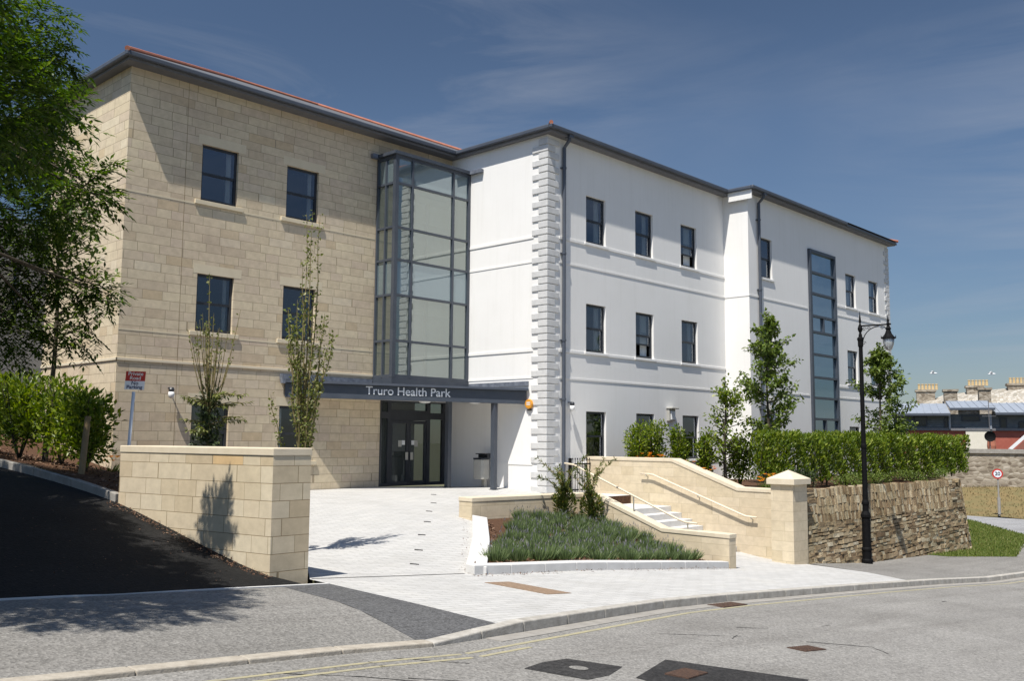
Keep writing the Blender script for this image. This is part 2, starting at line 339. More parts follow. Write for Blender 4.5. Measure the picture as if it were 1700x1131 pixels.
M['slate'] = simple('roof_slate', (0.09,0.095,0.10), (0.14,0.14,0.145), 0.6, 3, bmp=0.3, bscale=12)
M['clay'] = simple('clay_ridge_tile', (0.33,0.115,0.07), (0.42,0.165,0.105), 0.8, 5)
M['lead'] = simple('lead_flashing', (0.10,0.115,0.15), (0.22,0.24,0.28), 0.55, 9, metal=0.2)
M['letter'] = nm('pale_letters', 0.4, (0.72,0.74,0.76))[0]
M['steel'] = simple('brushed_steel', (0.55,0.54,0.50), (0.62,0.61,0.58), 0.32, 6, 0.5, metal=0.85)
M['bin_metal'] = simple('bin_cream_metal', (0.36,0.35,0.32), (0.42,0.41,0.37), 0.5, 4)
M['rail'] = simple('handrail_cream_paint', (0.66,0.56,0.42), (0.72,0.62,0.48), 0.45, 4)
M['black_iron'] = simple('black_iron_paint', (0.004,0.004,0.0045), (0.008,0.008,0.0085), 0.7, 8, 0.10)
M['lamp_glass'] = glassmat('lantern_glass', (0.85,0.87,0.88), 0.10, 0.55, (0.9,0.9,0.9), 0.05, film=(0.5,0.52,0.52))
M['white_plastic'] = nm('white_plastic', 0.4, (0.75,0.75,0.74))[0]
M['orange_plastic'] = nm('orange_plastic', 0.4, (0.62,0.27,0.03))[0]
M['red_sign'] = nm('red_sign_paint', 0.45, (0.45,0.03,0.02))[0]
M['navy'] = nm('navy_letters', 0.5, (0.02,0.03,0.10))[0]
M['black'] = nm('black_letters', 0.5, (0.015,0.015,0.015))[0]
M['white_sign'] = nm('white_sign_paint', 0.45, (0.72,0.76,0.82))[0]
M['road'] = asphalt('road_asphalt', (0.188,0.180,0.166), (0.238,0.229,0.213), 0.15)
M['foot_asphalt'] = asphalt('footway_asphalt', (0.170,0.163,0.150), (0.212,0.203,0.188), 0.15)
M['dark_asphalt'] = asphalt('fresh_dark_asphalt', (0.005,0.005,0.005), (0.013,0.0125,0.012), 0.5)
M['wedge_asphalt'] = asphalt('new_grey_asphalt', (0.075,0.075,0.077), (0.10,0.10,0.10), 0.3)
M['patch'] = asphalt('tar_patch', (0.022,0.021,0.021), (0.05,0.048,0.046), 0.45)
M['far_road'] = asphalt('far_road_asphalt', (0.24,0.24,0.245), (0.28,0.28,0.28), 0.15)
M['paving'] = paving('pale_granite_setts', 0.42, 0.14, (0.44,0.434,0.42), (0.50,0.492,0.474), (0.25,0.242,0.225))
M['kerb'] = simple('granite_kerb', (0.29,0.27,0.235), (0.47,0.445,0.40), 0.8, 7, 0.25, bmp=0.4, bscale=40, detail=9)
M['flush_kerb'] = simple('worn_buff_kerb', (0.30,0.265,0.215), (0.44,0.40,0.335), 0.85, 9, 0.2, bmp=0.4, bscale=40, detail=8)
M['bed_kerb'] = simple('pale_bed_kerb', (0.52,0.51,0.49), (0.60,0.59,0.57), 0.8, 4, 0.25, bmp=0.2)
M['lane_kerb'] = simple('grey_lane_kerb', (0.24,0.225,0.20), (0.33,0.31,0.28), 0.85, 6, 0.2, bmp=0.4, bscale=30)
M['yellow'] = simple('worn_yellow_paint', (0.40,0.355,0.20), (0.28,0.26,0.20), 0.7, 14)
M['rust'] = simple('rusty_iron', (0.05,0.032,0.025), (0.12,0.068,0.045), 0.8, 30, bmp=0.3)
M['tactile'] = simple('buff_tactile_paving', (0.17,0.11,0.07), (0.30,0.215,0.145), 0.85, 26, bmp=0.3)
M['soil'] = simple('bark_mulch_soil', (0.045,0.025,0.016), (0.12,0.066,0.04), 0.95, 22, 0.1, bmp=0.8, bscale=35, detail=8)
M['chip'] = leafmat('bark_chips', [(0,(0.05,0.025,0.015)),(0.5,(0.13,0.065,0.035)),(0.85,(0.20,0.12,0.075)),(1,(0.30,0.215,0.15))], 0.0, 0.9)
M['grassg'] = simple('verge_grass_ground', (0.055,0.08,0.016), (0.09,0.11,0.025), 0.95, 3, 0.1, bmp=0.5, bscale=30, detail=8)
M['drygrass'] = simple('dry_bank_grass', (0.20,0.145,0.07), (0.14,0.125,0.06), 0.95, 1.2, 0.1, bmp=0.5, bscale=14, detail=9)
M['earth'] = simple('earth_ground', (0.10,0.09,0.06), (0.13,0.13,0.07), 0.95, 0.4, 0.1)
M['blade'] = leafmat('grass_blades', [(0,(0.08,0.12,0.02)),(0.6,(0.14,0.18,0.035)),(1,(0.24,0.23,0.08))], 0.3)
M['bark'] = simple('tree_bark', (0.05,0.04,0.03), (0.10,0.085,0.06), 0.9, 14, 0.1, bmp=0.5)
M['twig'] = simple('olive_twig_bark', (0.16,0.13,0.06), (0.24,0.20,0.10), 0.85, 20, 0.15)
M['stake'] = simple('weathered_timber', (0.22,0.16,0.09), (0.30,0.23,0.14), 0.9, 12, 0.1, bmp=0.3)
M['ash_leaf'] = leafmat('ash_tree_leaves', [(0,(0.022,0.045,0.007)),(0.5,(0.045,0.085,0.011)),(0.85,(0.085,0.135,0.017)),(1,(0.14,0.19,0.03))], 0.36)
M['laurel'] = leafmat('laurel_leaves', [(0,(0.045,0.08,0.008)),(0.4,(0.11,0.165,0.015)),(0.8,(0.19,0.25,0.025)),(1,(0.30,0.33,0.06))], 0.36, 0.4)
M['lime_leaf'] = leafmat('young_tree_leaves', [(0,(0.05,0.08,0.012)),(0.5,(0.11,0.16,0.028)),(0.9,(0.18,0.235,0.05)),(1,(0.25,0.29,0.09))], 0.3)
M['hornbeam'] = leafmat('small_yellow_green_leaves', [(0,(0.08,0.10,0.02)),(0.5,(0.14,0.165,0.035)),(0.9,(0.21,0.22,0.07)),(1,(0.30,0.29,0.12))], 0.3)
M['yew'] = leafmat('yew_needles', [(0,(0.035,0.055,0.012)),(0.5,(0.085,0.115,0.022)),(0.85,(0.15,0.18,0.035)),(1,(0.30,0.19,0.05))], 0.25)
M['darkbush'] = leafmat('dark_evergreen_leaves', [(0,(0.012,0.025,0.008)),(0.6,(0.03,0.05,0.015)),(1,(0.07,0.09,0.03))], 0.2)
M['lav'] = leafmat('lavender_foliage', [(0,(0.075,0.11,0.045)),(0.5,(0.14,0.195,0.075)),(1,(0.23,0.28,0.14))], 0.38)
M['lavf'] = leafmat('lavender_flowers', [(0,(0.12,0.13,0.13)),(0.6,(0.19,0.18,0.22)),(1,(0.25,0.23,0.20))], 0.2)
M['orangef'] = leafmat('orange_petals', [(0,(0.65,0.16,0.02)),(0.6,(0.80,0.30,0.05)),(1,(0.85,0.55,0.15))], 0.3)
M['copper'] = leafmat('copper_shrub_leaves', [(0,(0.10,0.03,0.02)),(0.6,(0.22,0.08,0.05)),(1,(0.12,0.10,0.04))], 0.25)
M['far_glass'] = nm('far_dark_glass', 0.15, (0.02,0.025,0.03), 0.5)[0]
M['rubble'] = leafmat('rubble_stone', [(0,(0.19,0.13,0.075)),(0.3,(0.29,0.215,0.13)),(0.6,(0.38,0.30,0.19)),(0.85,(0.46,0.385,0.26)),(1,(0.52,0.47,0.36))], 0.0, 0.9)
M['mortar'] = simple('dark_earth_joint', (0.05,0.04,0.028), (0.10,0.08,0.055), 0.95, 10, 0.1)
def rub_detail():
    t = M['rubble'].node_tree; b = t.nodes['Principled BSDF']; c = uvn(t)
    f = node(t, 'ShaderNodeTexNoise', Scale=18.0, Detail=7, Roughness=0.7); t.links.new(c.outputs['Object'], f.inputs['Vector']); bump(t, b, f.outputs['Fac'], 0.9, 0.03)
    src = b.inputs['Base Color'].links[0].from_socket
    n2_ = node(t, 'ShaderNodeTexNoise', Scale=1.2, Detail=5); t.links.new(c.outputs['Object'], n2_.inputs['Vector'])
    r2 = ramp(t, [(0.35,(0.72,0.70,0.62)),(0.65,(1.1,1.08,1.05))]); t.links.new(n2_.outputs['Fac'], r2.inputs[0])
    f2 = ramp(t, [(0.3,(0.7,0.7,0.7)),(0.7,(1.2,1.2,1.2))]); t.links.new(f.outputs['Fac'], f2.inputs[0])
    x = mixc(t, 1.0, src, r2.outputs[0], 'MULTIPLY'); t.links.new(mixc(t, 1.0, x, f2.outputs[0], 'MULTIPLY'), b.inputs['Base Color'])
rub_detail()
def far_rubble(name, c1, c2, c3, scale):
    m, t, b = nm(name, 0.9, spec=0.15); LK = t.links.new; c = uvn(t)
    mpn = node(t, 'ShaderNodeMapping'); mpn.inputs['Scale'].default_value = (scale, scale*1.9, 1); LK(c.outputs['UV'], mpn.inputs[0])
    v = node(t, 'ShaderNodeTexVoronoi', feature='F1', Scale=1.0); LK(mpn.outputs[0], v.inputs['Vector'])
    ve = node(t, 'ShaderNodeTexVoronoi', feature='DISTANCE_TO_EDGE', Scale=1.0); LK(mpn.outputs[0], ve.inputs['Vector'])
    sx = node(t, 'ShaderNodeSeparateColor'); LK(v.outputs['Color'], sx.inputs[0])
    r = ramp(t, [(0, c1), (0.5, c2), (1, c3)]); LK(sx.outputs[0], r.inputs[0])
    e = ramp(t, [(0.02, (1,1,1)), (0.10, (0,0,0))]); LK(ve.outputs['Distance'], e.inputs[0])
    LK(mixc(t, e.outputs[0], r.outputs[0], (0.30,0.26,0.2)), b.inputs['Base Color']); bump(t, b, ve.outputs['Distance'], 0.8, 0.05); return m
M['far_rubble'] = far_rubble('boundary_rubble', (0.15,0.12,0.09), (0.30,0.255,0.20), (0.42,0.375,0.31), 2.6)

# ------------------------------------------------------------------ ground heights
def G(x, y):
    if x < -14: x = -14 + (x+14)*0.1
    xs = x if x < 27 else 27 + (x-27)*0.43
    if x > 75: xs = 27 + 48*0.43
    return -0.0797*xs + 0.0226*max(min(y, 60), -30)
def tps(pts):
    P = np.array(pts, float); n = len(P); xy = P[:, :2]
    d = np.linalg.norm(xy[:, None]-xy[None], axis=2); K = np.where(d > 0, d*d*np.log(d+1e-9), 0)
    A = np.zeros((n+3, n+3)); A[:n,:n] = K + np.eye(n)*1e-3; A[:n,n] = 1; A[:n,n+1:] = xy; A[n,:n] = 1; A[n+1:,:n] = xy.T
    s = np.linalg.solve(A, np.concatenate([P[:,2], np.zeros(3)]))
    def f(x, y):
        r = np.hypot(xy[:,0]-x, xy[:,1]-y); k = np.where(r > 0, r*r*np.log(r+1e-9), 0)
        return float(k @ s[:n] + s[n] + s[n+1]*x + s[n+2]*y)
    return f
ctrl = [(x, y, G(x, y)) for x in (6, 9, 12, 15, 18, 21, 24, 27) for y in (6.5, 8.5, 10.6)]
ctrl += [(16.5,22.99,0.04),(18.5,22.99,0.05),(14,22.99,0.04),(21.3,22.8,-0.01),(21.3,19.0,-0.03),(23.2,18.7,-0.08),(15.2,15.75,-0.29),(13,13.4,-0.46),(9.3,13.6,-0.36),(11,18,-0.18),(18.7,13.2,-1.15),(23.2,12.9,-1.52),(21,12.6,-1.36)]
_HC = tps(ctrl)
def HC(x, y): return G(x, y) if y < 10.2 or x > 25 else _HC(x, y)
HL = tps([(3.43,10.0,-0.06),(7.1,10.45,-0.34),(7.06,11.0,-0.28),(6.48,14.29,0.53),(5.87,17.7,1.0),(4.3,25,1.8),(-6,10,0.7),(-6,17,1.7),(0,12,0.55),(2.5,17,1.2),(0,25,2.1),(-6,25,2.4)])
HB = tps([(6.5,14.4,0.62),(5.95,17.7,1.10),(4.6,24,1.8),(10.2,22.9,0.7),(10.2,27,1.3),(8,17,0.75),(9.3,13.6,-0.34),(7.7,11.3,-0.30),(15.8,22.9,0.08),(12,19,0.15)])
KERB = [(-60,7.3),(-14,7.0),(2.4,6.95),(5.3,7.05),(6.35,7.0),(7.93,7.27),(9.85,7.62),(11.6,7.92),(13.6,8.08),(16.75,8.18),(19.75,8.28),(23.67,8.32),(27,8.22),(29.3,8.02),(33,7.5),(40,5.6),(52,1.5),(80,-9)]
def kerb_y(x):
    for (a, b), (c, d) in zip(KERB[:-1], KERB[1:]):
        if a <= x <= c: return b + (d-b)*(x-a)/(c-a)
    return KERB[-1][1]
def sm(a, b, x):
    t = min(max((x-a)/(b-a), 0), 1); return t*t*(3-2*t)
UP = 0.115
def lowered(x, y):      # dropped crossing on the left
    return 0.085*(1-sm(6.3, 7.9, x))*(1-sm(0, 1.7, y-kerb_y(x)))
def HF(x, y): return HC(x, y) - lowered(x, y)
def HR(x, y): return G(x, y) - UP
def densify(poly, step):
    o = []
    for i in range(len(poly)):
        a, b = Vector(poly[i]), Vector(poly[(i+1) % len(poly)]); n = max(1, int((b-a).length/step))
        for k in range(n): o.append(a + (b-a)*k/n)
    return o
def inside(p, poly):
    c = False; n = len(poly)
    for i in range(n):
        a, b = poly[i], poly[(i+1) % n]
        if (a[1] > p[1]) != (b[1] > p[1]) and p[0] < (b[0]-a[0])*(p[1]-a[1])/(b[1]-a[1]) + a[0]: c = not c
    return c
def drape(name, poly, hf, mat, step=0.6, off=0.0, kind='structure', parent=None, thick=0):
    bd = densify(poly, step); n = len(bd)
    xs = [p[0] for p in bd]; ys = [p[1] for p in bd]; pts = list(bd)
    x = min(xs) + step*0.51
    while x < max(xs):
        y = min(ys) + step*0.47
        while y < max(ys):
            if inside((x, y), bd) and min((p-Vector((x,y))).length_squared for p in bd) > (0.4*step)**2: pts.append(Vector((x, y)))
            y += step
        x += step
    v, e, f, *_ = delaunay_2d_cdt(pts, [(i, (i+1) % n) for i in range(n)], [], 1, 1e-5)
    mb = MB(); mb.v = [(p[0], p[1], hf(p[0], p[1]) + off) for p in v]; 
    for q in f:
        a, b, c = (Vector(v[i]) for i in q[:3])
        if (b-a).x*(c-a).y - (b-a).y*(c-a).x < 0: q = q[::-1]
        mb.f.append(tuple(q)); mb.m.append(0)
    o = mb.build(name, mat, parent, smooth=True)
    if kind: o['kind'] = kind
    return o
# base earth sheet
mb = MB(); gx = [-400,-200,-100,-60,-40,-30,-20,-14,-8]+[i*2.0 for i in range(-3,40)]+[85,100,130,180,260,400,700]; gy = [-300,-150,-80,-50,-30]+[i*2.5 for i in range(-8,26)]+[80,120,200,350,600]
for x in gx:
    for y in gy: mb.v.append((x, y, G(x, y)-0.45))
ny = len(gy)
for i in range(len(gx)-1):
    for j in range(ny-1): mb.f.append((i*ny+j, (i+1)*ny+j, (i+1)*ny+j+1, i*ny+j+1)); mb.m.append(0)
mb.build('ground', M['earth'])['kind'] = 'structure'
# road
rp = [(x, kerb_y(x)+0.05) for x in [-60,-14,-6,-2]+[i*1.0 for i in range(0,34)]+[36,40,46,52,80]]
drape('road', rp + [(80,-30),(40,-30),(20,-20),(10,-12),(0,-12),(-14,-20),(-60,-30)], HR, M['road'], 1.5)
# left footway, wedge, paving, right footway
kb = lambda x: kerb_y(x) + 0.14
drape('footway', [(-14,kb(-14)),(-6,kb(-6)),(0,kb(0)),(3,kb(3)),(5.3,kb(5.3)),(6.27,kb(6.27)),(6.46,7.87),(6.74,9.09),(6.81,10.3),(5.4,10.2),(3.43,10.0),(-4,9.6),(-14,9.2)], HF, M['foot_asphalt'], 0.6)
drape('footway', [(6.27,kb(6.27)),(7.56,kb(7.56)),(7.60,8.7),(7.62,10.45),(7.2,10.5),(6.81,10.3),(6.74,9.09),(6.46,7.87)], HF, M['wedge_asphalt'], 0.4, 0.002)
kp = [(x, kb(x)) for x in (7.56,7.93,9,9.85,11.6,13.6,15,16.75,18,19.75,22.0)]
drape('courtyard_paving', kp + [(22.97,9.77),(23.35,11.2),(23.35,13.35),(18.9,13.35),(18.6,15.5),(18.9,18.6),(21.4,18.6),(21.4,22.95),(15.8,22.95),(11.0,16.0),(9.4,13.62),(7.62,10.9),(7.62,10.45),(7.60,8.7)], HF, M['paving'], 0.6)
drape('footway', [(22.0,kb(22)),(24,kb(24)),(27,kb(27)),(29.3,kb(29.3)),(33,kb(33)),(40,kb(40)),(46,kb(46)),(47,9),(40,11.5),(38.5,12.6),(24,12.6),(23.35,11.2),(22.97,9.77)], G, M['foot_asphalt'], 0.8)
# lane and its line
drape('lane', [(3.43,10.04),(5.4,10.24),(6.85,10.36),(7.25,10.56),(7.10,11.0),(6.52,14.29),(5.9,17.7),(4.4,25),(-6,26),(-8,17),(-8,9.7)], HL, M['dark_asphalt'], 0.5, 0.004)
# strips along polylines
def strip(mb, line, w0, w1, h0, h1, hf, step=0.9, mi=0, joint=0.0, up=None):
    pts = []
    for a, b in zip(line[:-1], line[1:]):
        a, b = Vector(a), Vector(b); n = max(1, round((b-a).length/step))
        for k in range(n): pts.append(a + (b-a)*k/n)
    pts.append(Vector(line[-1]))
    for a, b in zip(pts[:-1], pts[1:]):
        d = (b-a); Ld = d.length; d.normalize(); nn = Vector((-d.y, d.x)); a2 = a + d*joint*0.5; b2 = b - d*joint*0.5
        q = [a2 + nn*w0, b2 + nn*w0, b2 + nn*w1, a2 + nn*w1]
        z = [hf(p.x, p.y) for p in q]
        hu = [h1 if up is None else up(p.x, p.y) for p in q]
        mb.hexa([(p.x,p.y,zz+h0) for p,zz in zip(q,z)] + [(p.x,p.y,zz+hh) for p,zz,hh in zip(q,z,hu)], mi)
mb = MB(); strip(mb, [(x, kerb_y(x)) for x in [-14,-8,-3,0,2.4,5.3,6.35]], 0, 0.16, -0.35, 0.0, HF, 0.9, 0, 0.006, lambda x, y: 0.012)
tag(mb.build('flush_kerb', M['flush_kerb'], bevel=0.012), kind='structure')
mb = MB(); strip(mb, [(x, kerb_y(x)) for x in [6.35,7.14,7.93,8.9,9.85,11.6,13.6,16.75,19.75,23.67,27,29.3,33,40,52]], 0, 0.16, -0.35, 0.0, HF, 0.92, 0, 0.007, lambda x, y: 0.006)
tag(mb.build('kerb', M['kerb'], bevel=0.014), kind='structure')
mb = MB(); strip(mb, [(x, kerb_y(x)) for x in [7.2,7.93,9.85,11.6,13.6,16.75,19.75,23.67,27,29.3]], -0.22, -0.005, -0.1, 0.006, HR, 0.9, 0, 0.004)
tag(mb.build('channel', M['lane_kerb']), kind='structure')
for q in (0.0, 0.11):
    mb = MB(); strip(mb, [(x, kerb_y(x)) for x in [-8,-3,0,2.4,5.3,6.35,7.2]], -0.42-q*1.5, -0.37-q*1.5, -0.02, 0.004, HR, 0.5)
    tag(mb.build('yellow_line', M['yellow']), kind='structure')
mb = MB(); strip(mb, [(x, kerb_y(x)) for x in [7.2,7.93,9.85,11.6,13.6,16.75,19.75,23.67,27,29.3]], -0.42, -0.36, -0.02, 0.004, HR, 0.5)
tag(mb.build('yellow_line', M['yellow']), kind='structure')
mb = MB(); strip(mb, [(3.43,10.02),(5.4,10.22),(6.81,10.33),(7.6,10.42)], 0, 0.06, -0.1, 0.010, HF, 0.6); tag(mb.build('edging', M['bed_kerb']), kind='structure')
# lane kerb
mb = MB(); strip(mb, [(6.46,14.35),(6.25,15.5),(5.9,17.7),(5.2,21),(4.4,25)], -0.14, 0.0, -0.3, 0.13, HL, 0.9, 0, 0.008); tag(mb.build('lane_kerb', M['lane_kerb'], bevel=0.012), kind='structure')
# planting bed surfaces
drape('garden_bed', [(6.5,14.40),(7.1,14.40),(7.67,11.3),(7.8,11.2),(9.35,13.62),(10.95,16.0),(15.75,22.95),(10.2,22.95),(10.2,27.6),(4.3,27.6),(4.5,25),(5.3,21),(6.0,17.7)], HB, M['soil'], 0.6, 0.03)
def HP(x, y):     # planter soil
    t = sm(11.2, 15.6, y); return (HC(x, 11.2)+0.09)*(1-t) + (-0.30)*t
drape('planter_bed', [(10.8,11.05),(18.69,11.2),(18.69,15.2),(15.45,15.6)], HP, M['soil'], 0.4)
drape('terrace_bed', [(23.75,12.3),(36.0,12.3),(38.2,13.4),(38.8,15.5),(44.8,15.5),(44.8,17.6),(31.7,17.6),(31.7,18.65),(23.75,18.65)], lambda x, y: 0.12+0.02*math.sin(x*2.1)*math.cos(y*3), M['soil'], 1.0)
drape('grass_verge', [(34.4,12.2),(31.6,11.5),(31.8,10.9),(34.4,9.7),(46.0,12.4),(48.5,15.4),(47.0,19),(38.5,17),(38.3,13.2)], lambda x, y: G(x,y)+0.03-0.02+0.5*sm(0,7,y-11)*sm(33,39,x), M['grassg'], 0.8)
drape('far_road', [(45.0,9),(60,3),(95,0),(95,16.0),(74,20.3),(68.4,22.0),(62,25),(52,22),(48,16),(45.8,12.2)], G, M['far_road'], 3.0, 0.01)

# ------------------------------------------------------------------ building
B = empty('health_centre', (21.34, 18.7, 0), 'three storey health centre with sandstone wing, white rendered wing and glass corner bay', 'building')
YS, YF, Y2, XC, XS, X2, XE = 22.99, 18.70, 17.65, 21.34, 10.21, 31.64, 44.90
ZT = 10.92
def wall(mb, p0, ud, ul, z0, z1, n, ops=(), depth=0.14, mi=0):
    p0 = Vector(p0); ud = Vector(ud); n = Vector(n)
    us = sorted(set([0, ul] + [round(a,4) for o in ops for a in o[:2]])); zs = sorted(set([z0, z1] + [a for o in ops for a in o[2:4]]))
    P = lambda u, z, d=0: (p0.x + ud.x*u - n.x*d, p0.y + ud.y*u - n.y*d, z)
    for a, b in zip(us[:-1], us[1:]):
        for c, d in zip(zs[:-1], zs[1:]):
            mu, mz = (a+b)/2, (c+d)/2
            if any(o[0] < mu < o[1] and o[2] < mz < o[3] for o in ops): continue
            mb.quad(P(a,c), P(b,c), P(b,d), P(a,d), mi, n)
    for o in ops:
        a, b, c, d = o[:4]
        mb.quad(P(a,c), P(a,d), P(a,d,depth), P(a,c,depth), mi, ud)
        mb.quad(P(b,c), P(b,d), P(b,d,depth), P(b,c,depth), mi, -ud)
        mb.quad(P(a,d), P(b,d), P(b,d,depth), P(a,d,depth), mi, (0,0,-1))
        mb.quad(P(a,c), P(b,c), P(b,c,depth), P(a,c,depth), mi, (0,0,1))
Z1, Z2, Z3 = (7.81,9.35), (4.30,5.84), (0.87,2.42)
st_w = [(12.24,13.32), (14.88,15.97)]
wh_w = [(23.22,24.24), (25.88,26.92), (28.66,29.71)]
se_w = [(32.55,33.46), (40.11,41.15), (42.57,43.62)]
def ops(ws, x0, rows): return [(a-x0, b-x0, *r) for a, b in ws for r in rows]
# stone walls
mb = MB()
wall(mb, (XS,YS,0), (1,0,0), 18.47-XS, -0.9, ZT, (0,-1,0), ops(st_w, XS, (Z1,Z2,Z3)))
wall(mb, (18.47,YS,0), (1,0,0), XC-18.47, 2.74, ZT, (0,-1,0))
mb.quad((18.47,YS,-0.2),(18.47,YS+0.12,-0.2),(18.47,YS+0.12,2.74),(18.47,YS,2.74),0,(1,0,0))
wall(mb, (XS,YS,0), (0,1,0), 4.8, -0.9, ZT, (-1,0,0))
B_stone = mb.build('stone_wall', M['stone'], B)
# joint, lintels
mb = MB(); mb.box(11.78,11.79,YS-0.003,YS+0.01,-0.3,ZT); mb.build('movement_joint', M['stake'], B)
for a, b in st_w:
    for r in (Z1, Z2, Z3):
        k = MB(); k.box(a-0.12, b+0.22, YS-0.004, YS+0.10, r[1]+0.002, r[1]+0.25); k.build('lintel', M['sill'], B)
mb = MB(); mb.box(XS-0.03, 18.3, YS-0.03, YS, 3.40, 3.47); mb.box(XS-0.03, XS, YS-0.03, YS+4.8, 3.40, 3.47); mb.build('string_course', M['string'], B, bevel=0.006)
for zz in (7.70, 4.19):
    mb = MB(); mb.box(XS-0.006, 18.1, YS-0.006, YS, zz-0.03, zz+0.015); mb.build('string_course', M['sill'], B)
# white walls
mb = MB()
wall(mb, (XC,YF,0), (1,0,0), X2-XC, -0.6, ZT, (0,-1,0), ops(wh_w, XC, (Z1,Z2,Z3)))
wall(mb, (XC,YF,0), (0,1,0), YS-YF, -0.6, ZT, (-1,0,0))
Z1b, Z2b, Z3b = (7.46,8.95), (4.07,5.53), (0.7,2.19)
o2 = ops(se_w[:1], X2, ((7.79,9.35),(4.28,5.81),(0.85,2.33))) + ops(se_w[1:], X2, (Z1b,Z2b,Z3b)) + [(36.50-X2, 38.95-X2, 0.3, 9.50)]
wall(mb, (X2,Y2,0), (1,0,0), XE-X2, -0.6, ZT, (0,-1,0), o2)
wall(mb, (X2,Y2,0), (0,1,0), YF-Y2, -0.6, ZT, (-1,0,0))
wall(mb, (XE,Y2,0), (0,1,0), 14, -0.6, ZT, (1,0,0))
mb.build('white_wall', M['white'], B)
# white string courses and stepped grooves
mb = MB()
def band(mb, z0, z1, pr):
    mb.box(XC+0.55, X2-0.0, YF-pr, YF+0.01, z0, z1); mb.box(XC-pr, XC+0.01, YF+0.55, YS, z0, z1)
for zz in (7.81, 4.30):
    mb = MB(); band(mb, zz-0.10, zz-0.01, 0.024); mb.build('string_course', M['white'], B, bevel=0.006)
    mb = MB(); mb.box(39.0, XE-0.4, Y2-0.024, Y2+0.01, zz-0.46, zz-0.36); mb.build('string_course', M['white'], B, bevel=0.006)
for zz in (6.96, 3.38, 0.76):
    mb = MB(); band(mb, zz, zz+0.06, 0.016); mb.build('string_course', M['white'], B)
    if zz > 1:
        mb = MB(); mb.box(X2-0.016, X2+0.01, Y2-0.016, YF, zz, zz+0.06); mb.box(X2, 36.4, Y2-0.016, Y2+0.01, zz, zz+0.06); mb.build('string_course', M['white'], B)
        mb = MB(); mb.box(39.05, XE-0.4, Y2-0.016, Y2+0.01, zz, zz+0.06); mb.build('string_course', M['white'], B)
# quoins
def quoins(x, y, name):
    mb = MB(); z = -0.5; k = 0; h = 0.2175
    while z + h < ZT - 0.05:
        lx, ly = (0.52, 0.34) if k % 2 else (0.34, 0.60)
        pr = 0.036; zz0, zz1 = z+0.016, z+h-0.016
        mb.box(x-pr, x+lx, y-pr, y+ly, zz0, zz1); z += h; k += 1
    mb.build(name, M['quoin'], B, bevel=0.012)
quoins(XC, YF, 'quoins')
mb = MB(); z = -0.3; k = 0
while z < ZT-0.3:
    lx, ly = (0.50,0.3) if k % 2 else (0.3,0.55)
    mb.box(XE-lx, XE+0.035, Y2-0.035, Y2+ly, z+0.012, z+0.206); z += 0.2175; k += 1
mb.build('quoins', M['quoin'], B, bevel=0.012)

def window(a, b, z0, z1, y, white=True, curtain=None, sill=True, open_=0, seed=0):
    f = MB(); d = 0.085; fw_ = 0.065; zm = z0 + (z1-z0)*0.50
    yf = y + d
    f.box(a, a+fw_, yf, yf+0.07, z0, z1); f.box(b-fw_, b, yf, yf+0.07, z0, z1)
    f.box(a+fw_, b-fw_, yf, yf+0.07, z1-0.07, z1); f.box(a+fw_, b-fw_, yf, yf+0.07, z0, z0+0.085)
    f.box(a+fw_, b-fw_, yf+0.01, yf+0.075, zm-0.03, zm+0.035)
    # dark room behind
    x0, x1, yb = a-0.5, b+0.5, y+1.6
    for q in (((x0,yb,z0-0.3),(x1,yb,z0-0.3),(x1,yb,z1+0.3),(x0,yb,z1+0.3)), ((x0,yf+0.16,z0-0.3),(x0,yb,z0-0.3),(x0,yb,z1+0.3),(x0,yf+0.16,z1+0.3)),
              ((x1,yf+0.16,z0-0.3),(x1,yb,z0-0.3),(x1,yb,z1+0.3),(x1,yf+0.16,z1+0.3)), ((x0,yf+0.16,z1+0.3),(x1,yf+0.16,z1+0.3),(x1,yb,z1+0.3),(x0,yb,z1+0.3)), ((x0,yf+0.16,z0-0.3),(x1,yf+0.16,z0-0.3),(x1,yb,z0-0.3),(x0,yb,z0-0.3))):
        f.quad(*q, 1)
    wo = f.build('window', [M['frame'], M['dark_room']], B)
    p = MB(); p.quad((a+fw_,yf+0.02,zm),(b-fw_,yf+0.02,zm),(b-fw_,yf+0.02,z1-0.07),(a+fw_,yf+0.02,z1-0.07),0,(0,-1,0)); p.build('pane', M['glass'], wo)
    zl = z0+0.085+open_
    p = MB(); p.quad((a+fw_,yf+0.045,zl),(b-fw_,yf+0.045,zl),(b-fw_,yf+0.045,zm+open_*0.3),(a+fw_,yf+0.045,zm+open_*0.3),0,(0,-1,0)); p.build('pane', M['glass'], wo)
    if open_:
        p = MB(); p.box(a+fw_, b-fw_, yf+0.035, yf+0.07, zl-0.05, zl); p.build('sash_rail', M['frame'], wo)
    if curtain:
        cm, c0, c1 = curtain; k = MB(); n = 14; xa, xb = a+(b-a)*c0, a+(b-a)*c1
        pts = [(xa+(xb-xa)*i/n, yf+0.20+0.025*math.sin(i*2.2)) for i in range(n+1)]
        for (px, py), (qx, qy) in zip(pts[:-1], pts[1:]): k.quad((px,py,z0),(qx,qy,z0),(qx,qy,z1),(px,py,z1),0,(0,-1,0))
        k.build('curtain', M[cm], wo)
    if sill:
        k = MB()
        if white: k.box(a-0.10, b+0.10, y-0.05, y+0.10, z0-0.085, z0-0.003)
        else: k.box(a-0.17, b+0.17, y-0.055, y+0.10, z0-0.12, z0-0.003)
        k.build('sill', M['white'] if white else M['sill'], wo, bevel=0.008)
    return wo
